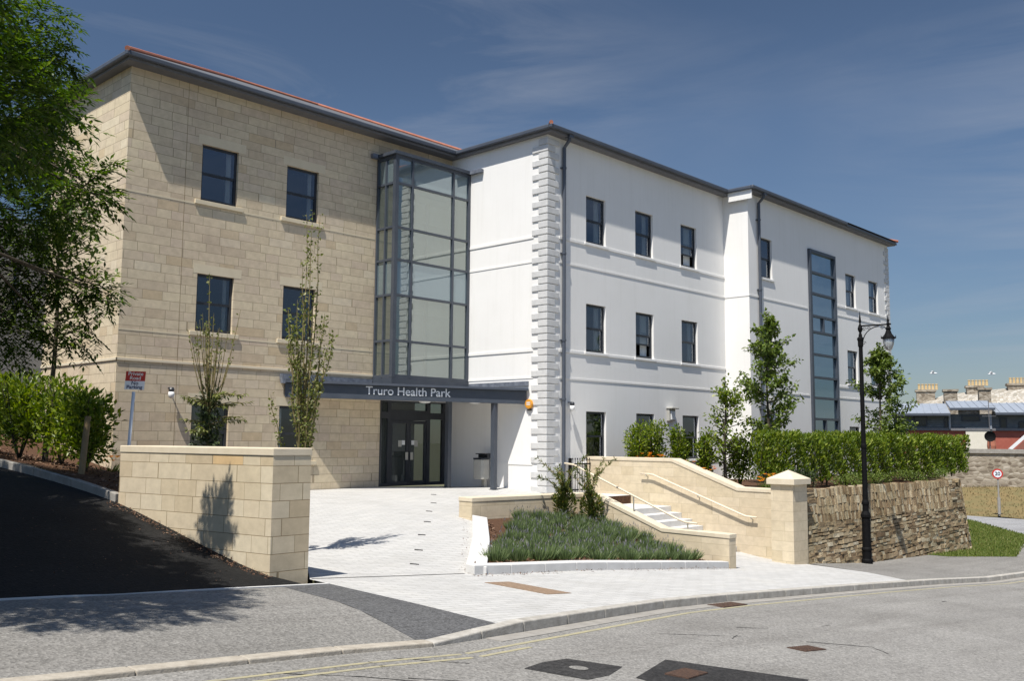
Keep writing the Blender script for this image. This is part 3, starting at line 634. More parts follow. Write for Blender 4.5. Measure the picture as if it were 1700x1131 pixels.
for i, (a, b) in enumerate(st_w):
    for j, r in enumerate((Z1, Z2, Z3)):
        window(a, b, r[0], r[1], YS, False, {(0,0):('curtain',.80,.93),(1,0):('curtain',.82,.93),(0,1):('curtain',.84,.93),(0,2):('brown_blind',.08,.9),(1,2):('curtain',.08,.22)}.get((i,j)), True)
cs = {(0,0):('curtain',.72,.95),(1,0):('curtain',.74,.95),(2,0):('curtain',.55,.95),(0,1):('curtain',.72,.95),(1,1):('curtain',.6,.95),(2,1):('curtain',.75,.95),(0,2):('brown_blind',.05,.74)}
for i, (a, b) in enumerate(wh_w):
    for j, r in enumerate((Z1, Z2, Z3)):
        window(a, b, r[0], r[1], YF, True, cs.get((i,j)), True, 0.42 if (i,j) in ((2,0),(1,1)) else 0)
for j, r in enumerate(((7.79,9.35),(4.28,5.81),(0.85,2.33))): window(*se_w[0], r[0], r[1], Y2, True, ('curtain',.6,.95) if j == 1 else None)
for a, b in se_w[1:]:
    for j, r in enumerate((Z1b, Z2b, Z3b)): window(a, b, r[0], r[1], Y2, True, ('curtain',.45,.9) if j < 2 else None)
# tall stair window
a, b, z0, z1 = 36.50, 38.95, 0.3, 9.50
f = MB(); yo, yi = Y2-0.10, Y2+0.12
f.box(a, a+0.16, yo, yi, z0, z1); f.box(b-0.10, b, yo, yi, z0, z1); f.box(a+0.16, b-0.10, yo, yi, z1-0.13, z1)
ts = [8.55,7.66,6.72,6.05,5.12,4.17,3.32,2.45,1.75,0.98]
for i, z in enumerate(ts): f.box(a+0.16, b-0.10, yo+0.02, yi, z-0.045, z+0.045)
for zz in ((6.05,6.72),(1.75,2.45)): f.box((a+b)/2-0.04, (a+b)/2+0.04, yo+0.02, yi, zz[0]+0.045, zz[1]-0.045)
sw = f.build('stair_window', M['grey_paint'], B)
zz = [z1-0.13]+ts+[z0]
for i in range(len(zz)-1):
    p = MB(); p.quad((a+0.16,Y2,zz[i+1]),(b-0.10,Y2,zz[i+1]),(b-0.10,Y2,zz[i]),(a+0.16,Y2,zz[i]),0,(0,-1,0)); p.build('pane', M['stair_glass'], sw)
p = MB(); p.box(a-0.2,b+0.2,Y2+1.8,Y2+1.9,z0,z1+0.3); 
for k in range(6): p.box(a,b,Y2+0.5,Y2+1.8,0.9+k*1.5,1.05+k*1.5)
p.build('stair_flight', M['bay_room'], sw)
# eaves, gutters, roofs
def eave(line, closed=False):   # line: list of plan points along wall faces, outward = left normal given
    pass
def gutter(parts, name='gutter'):
    mb = MB()
    for (x0,x1,y0,y1) in parts: mb.box(x0,x1,y0,y1,10.965,11.10)
    return mb.build(name, M['gutter'], B, bevel=0.03)
def soffit(parts):
    mb = MB()
    for (x0,x1,y0,y1) in parts: mb.box(x0,x1,y0,y1,10.90,10.966)
    return mb.build('soffit', M['soffit'], B)
e1, e2, f1, f2 = 0.26, 0.20, 0.40, 0.31      # eaves: e over the side walls, f over the fronts
soffit([(XS-e1, XC-e2, YS-f1, YS+0.01), (XS-e1, XS+0.01, YS+0.01, 28.2)])
soffit([(XC-e2, X2-e2, YF-f2, YF+0.01), (XC-e2, XC+0.01, YF+0.01, YS+0.5), (X2-e2, XE+e2, Y2-f2, Y2+0.01), (X2-e2, X2+0.01, Y2+0.01, YF+0.3), (XE-0.01, XE+e2, Y2+0.01, 31)])
g = 0.11
gutter([(XS-e1-g, XC-e2-g, YS-f1-g, YS-f1+0.01), (XS-e1-g, XS-e1+0.01, YS-f1+0.01, 28.2)])
gutter([(XC-e2-g, X2-e2-g, YF-f2-g, YF-f2+0.01), (XC-e2-g, XC-e2+0.01, YF-f2+0.01, YS+0.5)])
gutter([(X2-e2-g, 39.6, Y2-f2-g, Y2-f2+0.01), (X2-e2-g, X2-e2+0.01, Y2-f2+0.01, YF-f2)])
mb = MB(); mb.box(39.62, XE+e2+g, Y2-f2-g+0.06, Y2-f2+0.01, 10.93, 11.06); mb.box(XE+e2, XE+e2+g, Y2-f2+0.01, 31, 10.93, 11.06); mb.build('gutter', M['gutter'], B, bevel=0.03)
mb = MB(); mb.box(X2-e2-0.015, X2-e2+0.03, Y2-f2+0.02, YF-f2-0.02, 10.62, 10.962); mb.build('eave_board', M['white'], B)
def hiproof(x0, x1, y0, y1, ze, pitch, left=True):
    mb = MB(); hy = (y1-y0)/2; tp = math.tan(pitch); zr = ze + hy*tp
    A, Bq, Cq, D = (x0,y0,ze), (x1,y0,ze), (x1,y1,ze), (x0,y1,ze); E_, F_ = (x0+hy,y0+hy,zr), (x1-hy,y0+hy,zr)
    mb.quad(A,Bq,F_,E_,0); mb.poly([A,E_,D],0); mb.quad(D,E_,F_,Cq,0); mb.poly([Bq,Cq,F_],0)
    ro = mb.build('roof', M['slate'], B)
    mb = MB(); up = Vector((0,0,0.03))
    for p, q in (((A,E_),(Bq,F_),(E_,F_)) if left else ((Bq,F_),(E_,F_))): mb.tube([Vector(p)+up, Vector(q)+up], 0.065, 8)
    mb.build('ridge_tiles', M['clay'], ro)
    return ro
hiproof(XS-e1-0.1, XC+6, YS-f1-0.1, YS-f1-0.1+14, 11.09, R(23.7))
hiproof(XC-e2-0.1, X2+3, YF-f2-0.1, YF-f2-0.1+16, 11.09, R(14.0))
hiproof(X2-e2-0.1, XE+e2+0.1, Y2-f2-0.1, Y2-f2-0.1+13, 11.09, R(13.0), False)
# downpipes
def downpipe(x, y, ztop, zbot, hop=False):
    mb = MB(); mb.tube([(x, y-0.30, ztop), (x, y-0.30, ztop-0.12), (x, y-0.09, ztop-0.32), (x, y-0.09, zbot)], 0.058, 10)
    for z in (ztop-1.0, ztop-3.7, ztop-6.4, ztop-8.2):
        if z > zbot: mb.lathe((x, y-0.09, z), [(0.075,0),(0.075,0.06)], 10); mb.box(x-0.10, x+0.10, y-0.05, y, z+0.01, z+0.05)
    mb.box(x-0.10, x+0.10, y-0.40, y-0.20, ztop-0.06, ztop+0.03)
    mb.build('downpipe', M['gutter'], B)
downpipe(22.03, YF, 10.93, 0.0); downpipe(32.32, Y2, 10.93, 0.2)
# rear wing glimpsed past the tree
mb = MB(); wall(mb, (3.5,27.75,0), (1,0,0), 6.85, -0.2, 7.4, (0,-1,0), [(5.05,6.0,1.5,3.2),(5.05,6.0,4.6,6.3),(3.2,4.4,1.5,3.2),(3.2,4.4,4.6,6.3)], 0.2)
mb.box(3.5,10.2,27.95,36,-0.2,7.5)
mb.build('rear_wall', simple('dull_grey_render', (0.16,0.165,0.17), (0.2,0.2,0.205), 0.8, 2), B)
for (xa, xb) in ((8.55,9.5),(6.7,7.9)):
    for (za, zb) in ((1.5,3.2),(4.6,6.3)):
        k = MB()
        for (p, q, s_, t_) in ((xa,xa+0.09,za,zb),(xb-0.09,xb,za,zb),(xa+.09,xb-.09,za,za+.09),(xa+.09,xb-.09,zb-.09,zb)): k.box(p,q,27.80,27.88,s_,t_)
        wo = k.build('window', M['frame'], B); k = MB(); k.quad((xa,27.9,za),(xb,27.9,za),(xb,27.9,zb),(xa,27.9,zb),0,(0,-1,0)); k.build('pane', M['glass'], wo)

# corner glass bay
BX, BY, bz0, bz1 = 18.15, 22.09, 3.36, 10.24
f = MB(); m_ = 0.05
def mull_y(x, w, z0, z1): f.box(x-w/2, x+w/2, BY-0.03, BY+0.10, z0, z1)
for x, ww in ((BX+0.05,0.13),(18.84,0.07),(20.58,0.07),(XC-0.06,0.09)): mull_y(x, ww, bz0, bz1)
tr = [9.36, 7.98, 6.97, 5.88, 4.48]
xs = [BX+0.115, 18.805, 18.875, 20.545, 20.615, XC-0.105]
for z in tr + [bz0+0.04, bz1-0.05]:
    hh = 0.035 if z in tr else 0.05
    for i in (0,2,4): f.box(xs[i], xs[i+1], BY-0.02, BY+0.09, z-hh, z+hh)
for y in (BY+0.45, YS-0.05): f.box(BX-0.02, BX+0.08, y-0.03, y+0.03, bz0, bz1)
for z in tr + [bz0+0.04, bz1-0.05]:
    hh = 0.035 if z in tr else 0.05
    f.box(BX-0.015, BX+0.08, BY+0.10, BY+0.42, z-hh, z+hh); f.box(BX-0.015, BX+0.08, BY+0.48, YS-0.08, z-hh, z+hh)
f.box(BX-0.10, XC, BY-0.10, YS, bz1, bz1+0.10); f.box(BX-0.03, XC, BY-0.04, YS, bz0-0.28, bz0-0.012)
bay = f.build('glass_bay', M['grey_paint'], B)
f = MB(); f.box(BX-0.28, BX-0.02, YS-0.14, YS-0.01, bz1-0.02, bz1+0.12); f.build('hopper', M['lead'], bay)
f = MB(); f.box(XC-0.14, XC-0.01, BY-0.62, BY-0.11, bz1-0.02, bz1+0.09); f.build('hopper', M['lead'], bay)
zz = [bz1-0.10]+tr+[bz0+0.09]
for i in range(len(zz)-1):
    sp = i in (0, 3)
    for a, b in ((BX+0.05,18.84),(18.84,20.58),(20.58,XC-0.06)):
        p = MB(); p.quad((a,BY+0.02,zz[i+1]),(b,BY+0.02,zz[i+1]),(b,BY+0.02,zz[i]),(a,BY+0.02,zz[i]),0,(0,-1,0)); p.build('pane', M['spandrel'] if sp else M['bay_glass'], bay)
    p = MB(); p.quad((BX+0.03,BY+0.05,zz[i+1]),(BX+0.03,YS,zz[i+1]),(BX+0.03,YS,zz[i]),(BX+0.03,BY+0.05,zz[i]),0,(-1,0,0)); p.build('pane', M['spandrel'] if sp else M['bay_glass'], bay)
f = MB(); f.quad((BX+0.1,YS-0.03,bz0),(XC-0.05,YS-0.03,bz0),(XC-0.05,YS-0.03,bz1),(BX+0.1,YS-0.03,bz1),0,(0,-1,0)); 
for z in (6.4, 9.6): f.box(BX+0.1, XC-0.1, BY+0.12, YS-0.05, z-0.45, z)
for z in (3.5, 6.5):
    f.box(18.55, 19.35, YS-0.05, YS-0.031, z+0.1, z+2.2, 1); f.box(20.1, 20.18, YS-0.2, YS-0.1, z, z+3.0, 1); f.box(19.6, 21.2, YS-0.06, YS-0.031, z+1.0, z+2.0, 1)
    f.tube([(BX+0.2, BY+0.25, z+1.0), (XC-0.2, BY+0.25, z+1.0)], 0.025, 6, 1)
f.build('interior', [M['bay_room'], M['bin_metal']], bay)

# canopy across the inner corner
A_, B_ = Vector((15.0, 22.93)), Vector((21.30, 19.48)); dA = (B_-A_).normalized(); nA = Vector((dA.y, -dA.x))
zb = lambda t: 2.665 - 0.06*t
f = MB(); q = [A_ - nA*0.0, B_, B_ - nA*0.10, A_ + dA*0.15 - nA*0.10]
P = [A_, B_, B_ - nA*0.10, A_ - nA*0.0 + dA*0.17 - nA*0.09]
f.hexa([(p.x,p.y,zz) for p,zz in zip([A_,B_,B_-nA*0.1,A_-nA*0.1+dA*0.22],[2.665,2.60,2.60,2.665])] + [(p.x,p.y,zz) for p,zz in zip([A_,B_,B_-nA*0.1,A_-nA*0.1+dA*0.22],[3.08,3.0,3.0,3.08])])
cano = f.build('canopy', M['grey_paint'], B, bevel=0.008)
f = MB(); q = [A_+nA*0.06-dA*0.08, B_+nA*0.06+dA*0.03, B_-nA*0.0+Vector((0,0.05)), A_+Vector((0.1,0.0))]
f.prism([(15.0,22.985),(14.92,22.93),(14.93,22.85),(21.27,19.36),(21.335,19.42),(21.335,22.985)][::-1][::-1], [3.082,3.082,3.082,3.005,3.005,3.05], [3.15,3.15,3.15,3.07,3.07,3.12]); f.build('canopy_roof', M['gutter'], cano)
f = MB(); f.prism([(15.25,22.98),(21.3,19.66),(21.3,22.98)], 2.70, 2.75); f.build('canopy_ceiling', M['white_plastic'], cano)
f = MB(); f.box(14.85, 18.10, YS-0.05, YS-0.004, 3.17, 3.32); f.box(14.85,14.95,YS-0.16,YS-0.05,3.05,3.30); f.build('flashing', M['lead'], cano)
f = MB(); f.box(XC-0.05, XC-0.004, 19.42, 22.0, 3.16, 3.30); f.build('flashing', M['lead'], cano)
ctr = A_ + dA*((B_-A_).length*0.492)
text_mesh('Truro Health Park', 0.335, 0.006, 'lettering', M['letter'], cano, (ctr.x + nA.x*0.008 + dA.x*0.0, ctr.y + nA.y*0.008, 2.885), (dA.x, dA.y, -0.010), bold=0.0025)
for px, py in ((20.50, 20.06), (19.98, 21.52)):
    f = MB(); z0 = HC(px, py); f.box(px-0.075, px+0.075, py-0.075, py+0.075, z0, 2.70); f.box(px-0.11, px+0.11, py-0.11, py+0.11, z0, z0+0.015); f.build('canopy_post', M['grey_paint'], cano, bevel=0.01)
# entrance screen
f = MB(); yy = YS+0.02; z0 = 0.05
for (a, b, c, d) in ((18.47,18.56,z0,2.72),(18.80,18.92,z0,2.72),(20.42,20.56,z0,2.72),(21.10,21.33,z0,2.72),(18.92,20.42,2.10,2.42),(18.56,18.80,2.15,2.35),(20.56,21.10,2.15,2.35),(18.56,18.80,z0,z0+0.10),(20.56,21.10,z0,z0+0.10),(18.56,18.80,2.66,2.72),(18.92,20.42,2.66,2.72),(20.56,21.10,2.66,2.72)):
    f.box(a,b,yy,yy+0.10,c,d)
scr = f.build('entrance_screen', M['frame'], B)
for (a, b, c, d) in ((18.56,18.80,0.15,2.15),(20.56,21.10,0.15,2.15),(18.56,18.80,2.35,2.66),(18.92,20.42,2.42,2.66),(20.56,21.10,2.35,2.66)):
    p = MB(); p.quad((a,yy+0.05,c),(b,yy+0.05,c),(b,yy+0.05,d),(a,yy+0.05,d),0,(0,-1,0)); p.build('pane', M['door_glass'], scr)
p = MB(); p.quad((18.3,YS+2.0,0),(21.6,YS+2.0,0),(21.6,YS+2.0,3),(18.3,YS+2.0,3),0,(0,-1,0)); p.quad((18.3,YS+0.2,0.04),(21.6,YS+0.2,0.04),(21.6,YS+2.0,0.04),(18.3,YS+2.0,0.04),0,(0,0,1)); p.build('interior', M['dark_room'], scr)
for s_, (a, b) in ((1,(18.925,19.665)),(-1,(19.675,20.415))):
    f = MB(); yd = yy+0.015
    for (p, q, c, d) in ((a,a+0.085,z0+0.01,2.095),(b-0.085,b,z0+0.01,2.095),(a+0.085,b-0.085,1.99,2.095),(a+0.085,b-0.085,z0+0.01,z0+0.15)): f.box(p,q,yd,yd+0.06,c,d)
    do = f.build('door', M['frame'], B)
    p = MB(); p.quad((a+.085,yd+0.03,z0+.15),(b-.085,yd+0.03,z0+.15),(b-.085,yd+0.03,1.99),(a+.085,yd+0.03,1.99),0,(0,-1,0)); p.build('pane', M['door_glass'], do)
    hx = b-0.10 if s_ > 0 else a+0.10
    f = MB(); f.box(hx-0.055, hx+0.055, yd-0.05, yd-0.03, 0.86, 1.10); f.box(hx-0.02,hx+0.02,yd-0.03,yd,0.9,0.94); f.box(hx-0.02,hx+0.02,yd-0.03,yd,1.02,1.06); f.build('handle', M['steel'], do, bevel=0.006)
    hx = b-0.19 if s_ > 0 else a+0.19
    f = MB(); f.box(hx-0.06,hx+0.06,yd+0.018,yd+0.026,1.33,1.47); f.build('notice', M['white_plastic'], do)
    f = MB(); hx += -0.14*s_; f.box(hx-0.07,hx+0.07,yd+0.018,yd+0.026,1.27,1.47); f.build('notice', M['bin_metal'], do)
for i, (px, py) in enumerate(((19.2,21.75),(20.35,20.75))):
    f = MB(); f.lathe((px,py,2.60), [(0.05,0.0),(0.16,0.02),(0.19,0.07)], 18); f.lathe((px,py,2.671), [(0.20,0),(0.20,0.03)], 18, 1)
    t_ = f.build('ceiling_light', [M['white_plastic'], M['frame']], cano, smooth=False)

# ------------------------------------------------------------------ walls and steps of the forecourt
def sideprism(mb, yz, x0, x1, mi=0):      # polygon in the y-z plane extruded along x
    n = len(yz); k = mb.vs([(x0, y, z) for y, z in yz] + [(x1, y, z) for y, z in yz])
    mb.f.append(tuple(k+i for i in range(n))); mb.m.append(mi); mb.f.append(tuple(k+n+n-1-i for i in range(n))); mb.m.append(mi)
    for i in range(n):
        j = (i+1) % n; mb.f.append((k+j, k+i, k+n+i, k+n+j)); mb.m.append(mi)
gw = empty('gate_wall', (7.06, 11.01, -0.32), 'tall pale sandstone block wall standing between the dark lane and the paved forecourt', 'wall')
GP = [(7.06,11.01),(7.66,11.01),(7.08,14.36),(6.48,14.29)]
mb = MB(); mb.prism(GP, [-0.75,-0.75,-0.6,-0.2], 1.292); mb.build('wall', M['pale_stone'], gw)
mb = MB(); mb.prism([(7.048,10.998),(7.672,10.998),(7.088,14.372),(6.468,14.302)], 1.294, 1.40); mb.build('coping', M['coping'], gw, bevel=0.012)
lw = empty('stair_parapet', (18.7, 11.03, -1.25), 'low sandstone wall around the lavender bed, sloping down beside the steps', 'wall')
mb = MB()
mb.prism([(15.3,15.65),(18.7,15.2),(18.98,15.2),(18.98,15.62),(15.32,16.1)], -0.9, 0.10)
sideprism(mb, [(11.03,-1.6),(15.2,-1.6),(15.2,0.10),(14.79,0.10),(12.81,-0.59),(11.03,-0.61)], 18.7, 18.98)
mb.build('wall', M['smooth_stone'], lw)
mb = MB()
mb.prism([(15.285,15.64),(18.69,15.19),(18.995,15.19),(18.995,15.63),(15.305,16.115)], 0.102, 0.20)
sideprism(mb, [(11.015,-0.608),(12.805,-0.588),(14.785,0.102),(15.188,0.102),(15.188,0.205),(14.79,0.205),(12.81,-0.49),(11.015,-0.51)], 18.685, 18.995)
mb.build('coping', M['coping'], lw, bevel=0.012)
rw = empty('stair_wall', (23.2, 12.2, -1.5), 'high sandstone wall with sloping coping on the far side of the steps', 'wall')
mb = MB(); sideprism(mb, [(12.12,-1.9),(18.64,-1.9),(18.64,0.915),(15.52,0.915),(13.42,0.175),(12.12,0.165)], 23.2, 23.6); mb.build('wall', M['smooth_stone'], rw)
mb = MB(); sideprism(mb, [(12.12,0.168),(13.42,0.178),(15.52,0.918),(18.64,0.918),(18.64,1.02),(15.5,1.02),(13.4,0.282),(12.12,0.27)], 23.18, 23.62); mb.build('coping', M['coping'], rw, bevel=0.012)
pr = empty('gate_pier', (23.03, 11.8, -1.55), 'square sandstone pier with pyramid cap at the foot of the steps', 'pier')
mb = MB(); mb.box(22.64, 23.42, 11.5, 12.115, -1.95, 0.43); mb.build('shaft', M['smooth_stone'], pr)
mb = MB(); k = [(22.56,11.42),(23.50,11.42),(23.50,12.195),(22.56,12.195)]
mb.prism(k, 0.432, 0.575)
b_ = mb.vs([(x,y,0.575) for x,y in k]+[(23.03,11.81,0.80)])
for i in range(4): mb.f.append((b_+i, b_+(i+1)%4, b_+4)); mb.m.append(0)
mb.build('cap', M['coping'], pr, bevel=0.008)
st = empty('steps', (21, 13.4, -1.4), 'pale stone steps climbing between the two sandstone walls', 'steps')
edges = [(13.45,-1.30),(13.80,-1.14),(14.15,-0.98),(14.50,-0.82),(14.85,-0.66),(15.20,-0.50),(15.55,-0.34)]
mb = MB(); 
for i, (y, z) in enumerate(edges):
    y1 = edges[i+1][0] if i+1 < len(edges) else 17.0
    mb.box(18.985, 23.195, y, y1-0.001, -1.75, z)
mb.box(18.985, 23.195, 17.0, 18.66, -1.75, -0.09)
mb.build('treads', M['bed_kerb'], st, bevel=0.008)
mb = MB(); mb.box(19.6, 23.19, 16.975, 16.998, -0.335, -0.10); mb.build('recess_shade_panel', M['soil'], st)  # dark brown panel standing in for the shadowed recess below the landing
def handrail(name, pts, rad, brackets, label, parent=None):
    t = empty(name, pts[0], label, 'handrail')
    mb = MB(); mb.tube(pts, rad, 10); mb.build('rail', M['rail'], t, smooth=True)
    for a, b in brackets:
        mb = MB(); a_, b2 = Vector(a), Vector(b)
        mb.tube([a_, (a_.x, a_.y, (a_.z+b2.z)/2 if abs(a_.x-b2.x) > .02 else (a_.z+b2.z)/2), b2], 0.018, 8); mb.build('bracket', M['steel'], t)
    return t
x = 23.09
handrail('handrail', [(x,16.55,0.555),(x,16.25,0.555),(x,16.1,0.535),(x,13.25,-0.43),(x,13.1,-0.475),(x,12.78,-0.49)], 0.024,
    [((x,16.35,0.53),(23.2,16.35,0.47)),((x,14.6,0.01),(23.2,14.6,-0.06)),((x,12.95,-0.50),(23.2,12.95,-0.56))], 'cream handrail fixed along the high wall of the steps')
x = 18.86
handrail('handrail', [(x,15.9,0.93),(x,15.6,0.90),(x,12.45,-0.28),(x,12.25,-0.335),(x,11.95,-0.345)], 0.024,
    [((x,13.72,0.19),(x,13.72,-0.17)),((x,15.4,0.82),(x,15.4,0.2)),((x,12.2,-0.335),(x,12.2,-0.51))], 'cream handrail on short posts along the low parapet of the steps')
# rustic retaining wall built stone by stone
rt = empty('retaining_wall', (24, 12, -1.7), 'curved rustic stone retaining wall with upright slates, below the clipped hedge', 'wall')
path = [Vector((23.42,11.78))] + [Vector((x, 11.78)) for x in np.arange(24.0, 35.6, 0.4)]
for a in np.linspace(0, 78, 12): path.append(Vector((35.4+1.9*math.sin(R(a)), 11.78+1.9*(1-math.cos(R(a))))))
path.append(path[-1]+Vector((0.35,1.6)))
cum = [0]
for a, b in zip(path[:-1], path[1:]): cum.append(cum[-1]+(b-a).length)
def at(s):
    s = min(max(s, 0), cum[-1]-1e-4)
    for i in range(len(cum)-1):
        if cum[i] <= s <= cum[i+1]:
            d = (path[i+1]-path[i]); t = (s-cum[i])/max(d.length,1e-6); p = path[i]+d*t; d.normalize(); return p, d
def ztop(s): return 0.27 - 0.05*s/13 + 0.02*math.sin(s*3.1)+0.012*math.sin(s*9.7)
batter = 0.13
mb = MB(); n_ = 40
ring = []
for i in range(n_+1):
    p, d = at(cum[-1]*i/n_); nn = Vector((-d.y, d.x)); zt_ = ztop(cum[-1]*i/n_)-0.05
    ring.append(mb.vs([(p.x-nn.x*0.22, p.y-nn.y*0.22, -2.6),(p.x+nn.x*0.05, p.y+nn.y*0.05, zt_),(p.x+nn.x*0.45, p.y+nn.y*0.45, zt_),(p.x+nn.x*0.45,p.y+nn.y*0.45,-2.6)]))
for a, b in zip(ring[:-1], ring[1:]):
    for k in range(3): mb.f.append((a+k, b+k, b+k+1, a+k+1)); mb.m.append(0)
mb.f.append(tuple(ring[0]+k for k in range(4))); mb.f.append(tuple(ring[-1]+k for k in range(4))); mb.m += [0,0]
mb.build('core', M['mortar'], rt)
rng = random.Random(3)
mb = MB()
def stone(s0, s1, z0, z1, lean=0.0):
    s0 += rng.uniform(0.002,0.008); s1 -= rng.uniform(0.002,0.008); z0 += rng.uniform(0,0.008); z1 -= rng.uniform(0,0.010)
    pts = []
    pro = rng.uniform(0.0, 0.032); 
    for zz, ln in ((z0, 0), (z1, lean)):
        row = []
        for s_ in (s0, s1):
            p, d = at(s_+ln+rng.uniform(-.008,.008)); nn = Vector((d.y, -d.x)); bz = batter*(0.3-zz)
            zj = zz + rng.uniform(-0.008,0.008)
            fr = p + nn*(0.03+bz+pro+rng.uniform(-.009,.009)); bk = p - nn*(0.12) + nn*bz
            row += [(fr.x,fr.y,zj),(bk.x,bk.y,zj)]
        pts.append([row[0],row[2],row[3],row[1]])
    mb.hexa(pts[0]+pts[1])
Lr = cum[-1]; zb_ = 0.30
for bnd in range(4):
    h = 0.225; s = 0.03
    while s < Lr-0.1:
        wd = rng.uniform(0.045, 0.115); ln = rng.uniform(-.03,.03); zt_ = ztop(s)-bnd*h
        if s < 0.6 or (abs(s-11.6) < 0.5):
            hh = zt_ - h; wd = rng.uniform(0.25,0.5)
            for q in range(3): stone(s, s+wd, hh+q*h/3, hh+(q+1)*h/3)
        else: stone(s, s+wd, zt_-h+rng.uniform(-.012,.012), zt_+rng.uniform(-.012,.022), ln)
        s += wd
z = -0.62
while z > -2.5:
    h = rng.uniform(0.06, 0.115)*(1.0 if z > -1.5 else 1.2); s = rng.uniform(-0.2,0.0)
    while s < Lr-0.05:
        wd = rng.uniform(0.12, 0.40); p, _ = at(s+wd/2)
        wv = 0.03*math.sin(s*0.9+z*7)
        if z > G(p.x, p.y)-0.2: stone(max(s,0.02), min(s+wd,Lr), z-h+wv+rng.uniform(-.012,.012), z+wv+rng.uniform(-.012,.012))
        s += wd
    z -= h
mb.build('stones', M['rubble'], rt, bevel=0.009)
# planter kerbs
pk = empty('bed_kerb', (10.7, 10.9, -0.6), 'pale concrete kerb edging the lavender bed', 'kerb')
mb = MB(); strip(mb, [(10.70,10.88),(13.3,10.93),(16,10.98),(18.68,11.03)], 0, 0.20, -0.2, 0.15, HC, 1.0, 0, 0.006); mb.build('front_kerb', M['bed_kerb'], pk, bevel=0.012)
mb = MB(); strip(mb, [(15.28,15.62),(13,13.28),(10.71,11.09)], 0, 0.34, -0.2, 0.13, HC, 1.0, 0, 0.006); mb.build('side_kerb', M['bed_kerb'], pk, bevel=0.012)

# ------------------------------------------------------------------ vegetation helpers
def rv(rg): 
    while True:
        v = Vector((rg.uniform(-1,1), rg.uniform(-1,1), rg.uniform(-1,1)))
        if 0.05 < v.length < 1: return v.normalized()
def leafcloud(mb, rg, blobs, n, Ln, W, shell=0.55, up=0.3, droop=0.0):
    vol = [b[1]**2 if not hasattr(b[1],'__len__') else b[1][0]*b[1][2] for b in blobs]; tot = sum(vol)
    for bl, vv in zip(blobs, vol):
        c = Vector(bl[0]); r = bl[1] if hasattr(bl[1],'__len__') else (bl[1],)*3
        for _ in range(int(n*vv/tot)):
            d = rv(rg); q = rg.random()**shell
            p = c + Vector((d.x*r[0], d.y*r[1], d.z*r[2]))*q
            dr = (d*0.8 + rv(rg)*0.8 + Vector((0,0,up-droop))).normalized(); nrm = (Vector((0,0,1)) + rv(rg)*0.8 + d*0.3)
            s = rg.uniform(0.65,1.25); mb.leaf(p, dr, nrm, Ln*s, W*s)
def branchy(mb, rg, p, d, L, r, depth, tips, spread=0.6, up=0.25, sides=6):
    n = 4; pts = [p]; rr = [r]; q = p.copy(); dd = d.copy()
    for i in range(n):
        dd = (dd + rv(rg)*0.12 + Vector((0,0,up*0.15))).normalized(); q = q + dd*L/n; pts.append(q.copy()); rr.append(r*(1-0.6*(i+1)/n))
    mb.tube(pts, rr, sides)
    if depth == 0: tips.append((q, dd)); return
    for k in range(rg.randint(2,3)):
        i = rg.randint(2, n); nd = (dd + rv(rg)*spread + Vector((0,0,up))).normalized()
        branchy(mb, rg, pts[i], nd, L*rg.uniform(0.55,0.8), rr[i]*0.75, depth-1, tips, spread, up, sides)

# bark chips over the beds
def scatter_chips(name, poly, hf, n, seed, off, sz=1.0):
    rg = random.Random(seed); mb = MB(); xs = [p[0] for p in poly]; ys = [p[1] for p in poly]; k = 0
    while k < n:
        x, y = rg.uniform(min(xs),max(xs)), rg.uniform(min(ys),max(ys))
        if not inside((x,y),poly): continue
        p = Vector((x,y,hf(x,y)+off+rg.uniform(0,0.03))); d = rv(rg); d.z *= 0.3; mb.leaf(p, d, Vector((0,0,1))+rv(rg)*0.5, rg.uniform(.05,.11)*sz, rg.uniform(.02,.04)*sz, 0.1); k += 1
    return tag(mb.build(name, M['chip'], uv=False), kind='stuff')
scatter_chips('bark_chips', [(10.95,11.15),(18.6,11.25),(18.6,12.3),(13.3,12.6),(15.6,15.4),(15.3,15.4)], HP, 2600, 5, 0.0)
scatter_chips('bark_chips', [(6.5,14.4),(9.5,15.5),(8.5,24),(5.2,24),(6.0,17.7)], HB, 2600, 6, 0.03)

scatter_chips('leaf_litter', [(10.6,10.72),(18.6,10.9),(18.6,11.02),(10.6,10.86)], HC, 260, 7, 0.004, .55)
scatter_chips('leaf_litter', [(15.2,15.7),(15.1,15.75),(10.55,11.05),(10.66,10.95)], HC, 60, 8, 0.004, .5)
scatter_chips('leaf_litter', [(6.44,14.3),(6.25,14.2),(6.7,11.6),(6.95,10.75),(7.05,11.0)], HL, 650, 9, 0.006, .5)
scatter_chips('leaf_litter', [(4.0,10.4),(6.9,10.6),(6.3,14.0),(3.5,14.0)], HL, 160, 10, 0.006, .4)
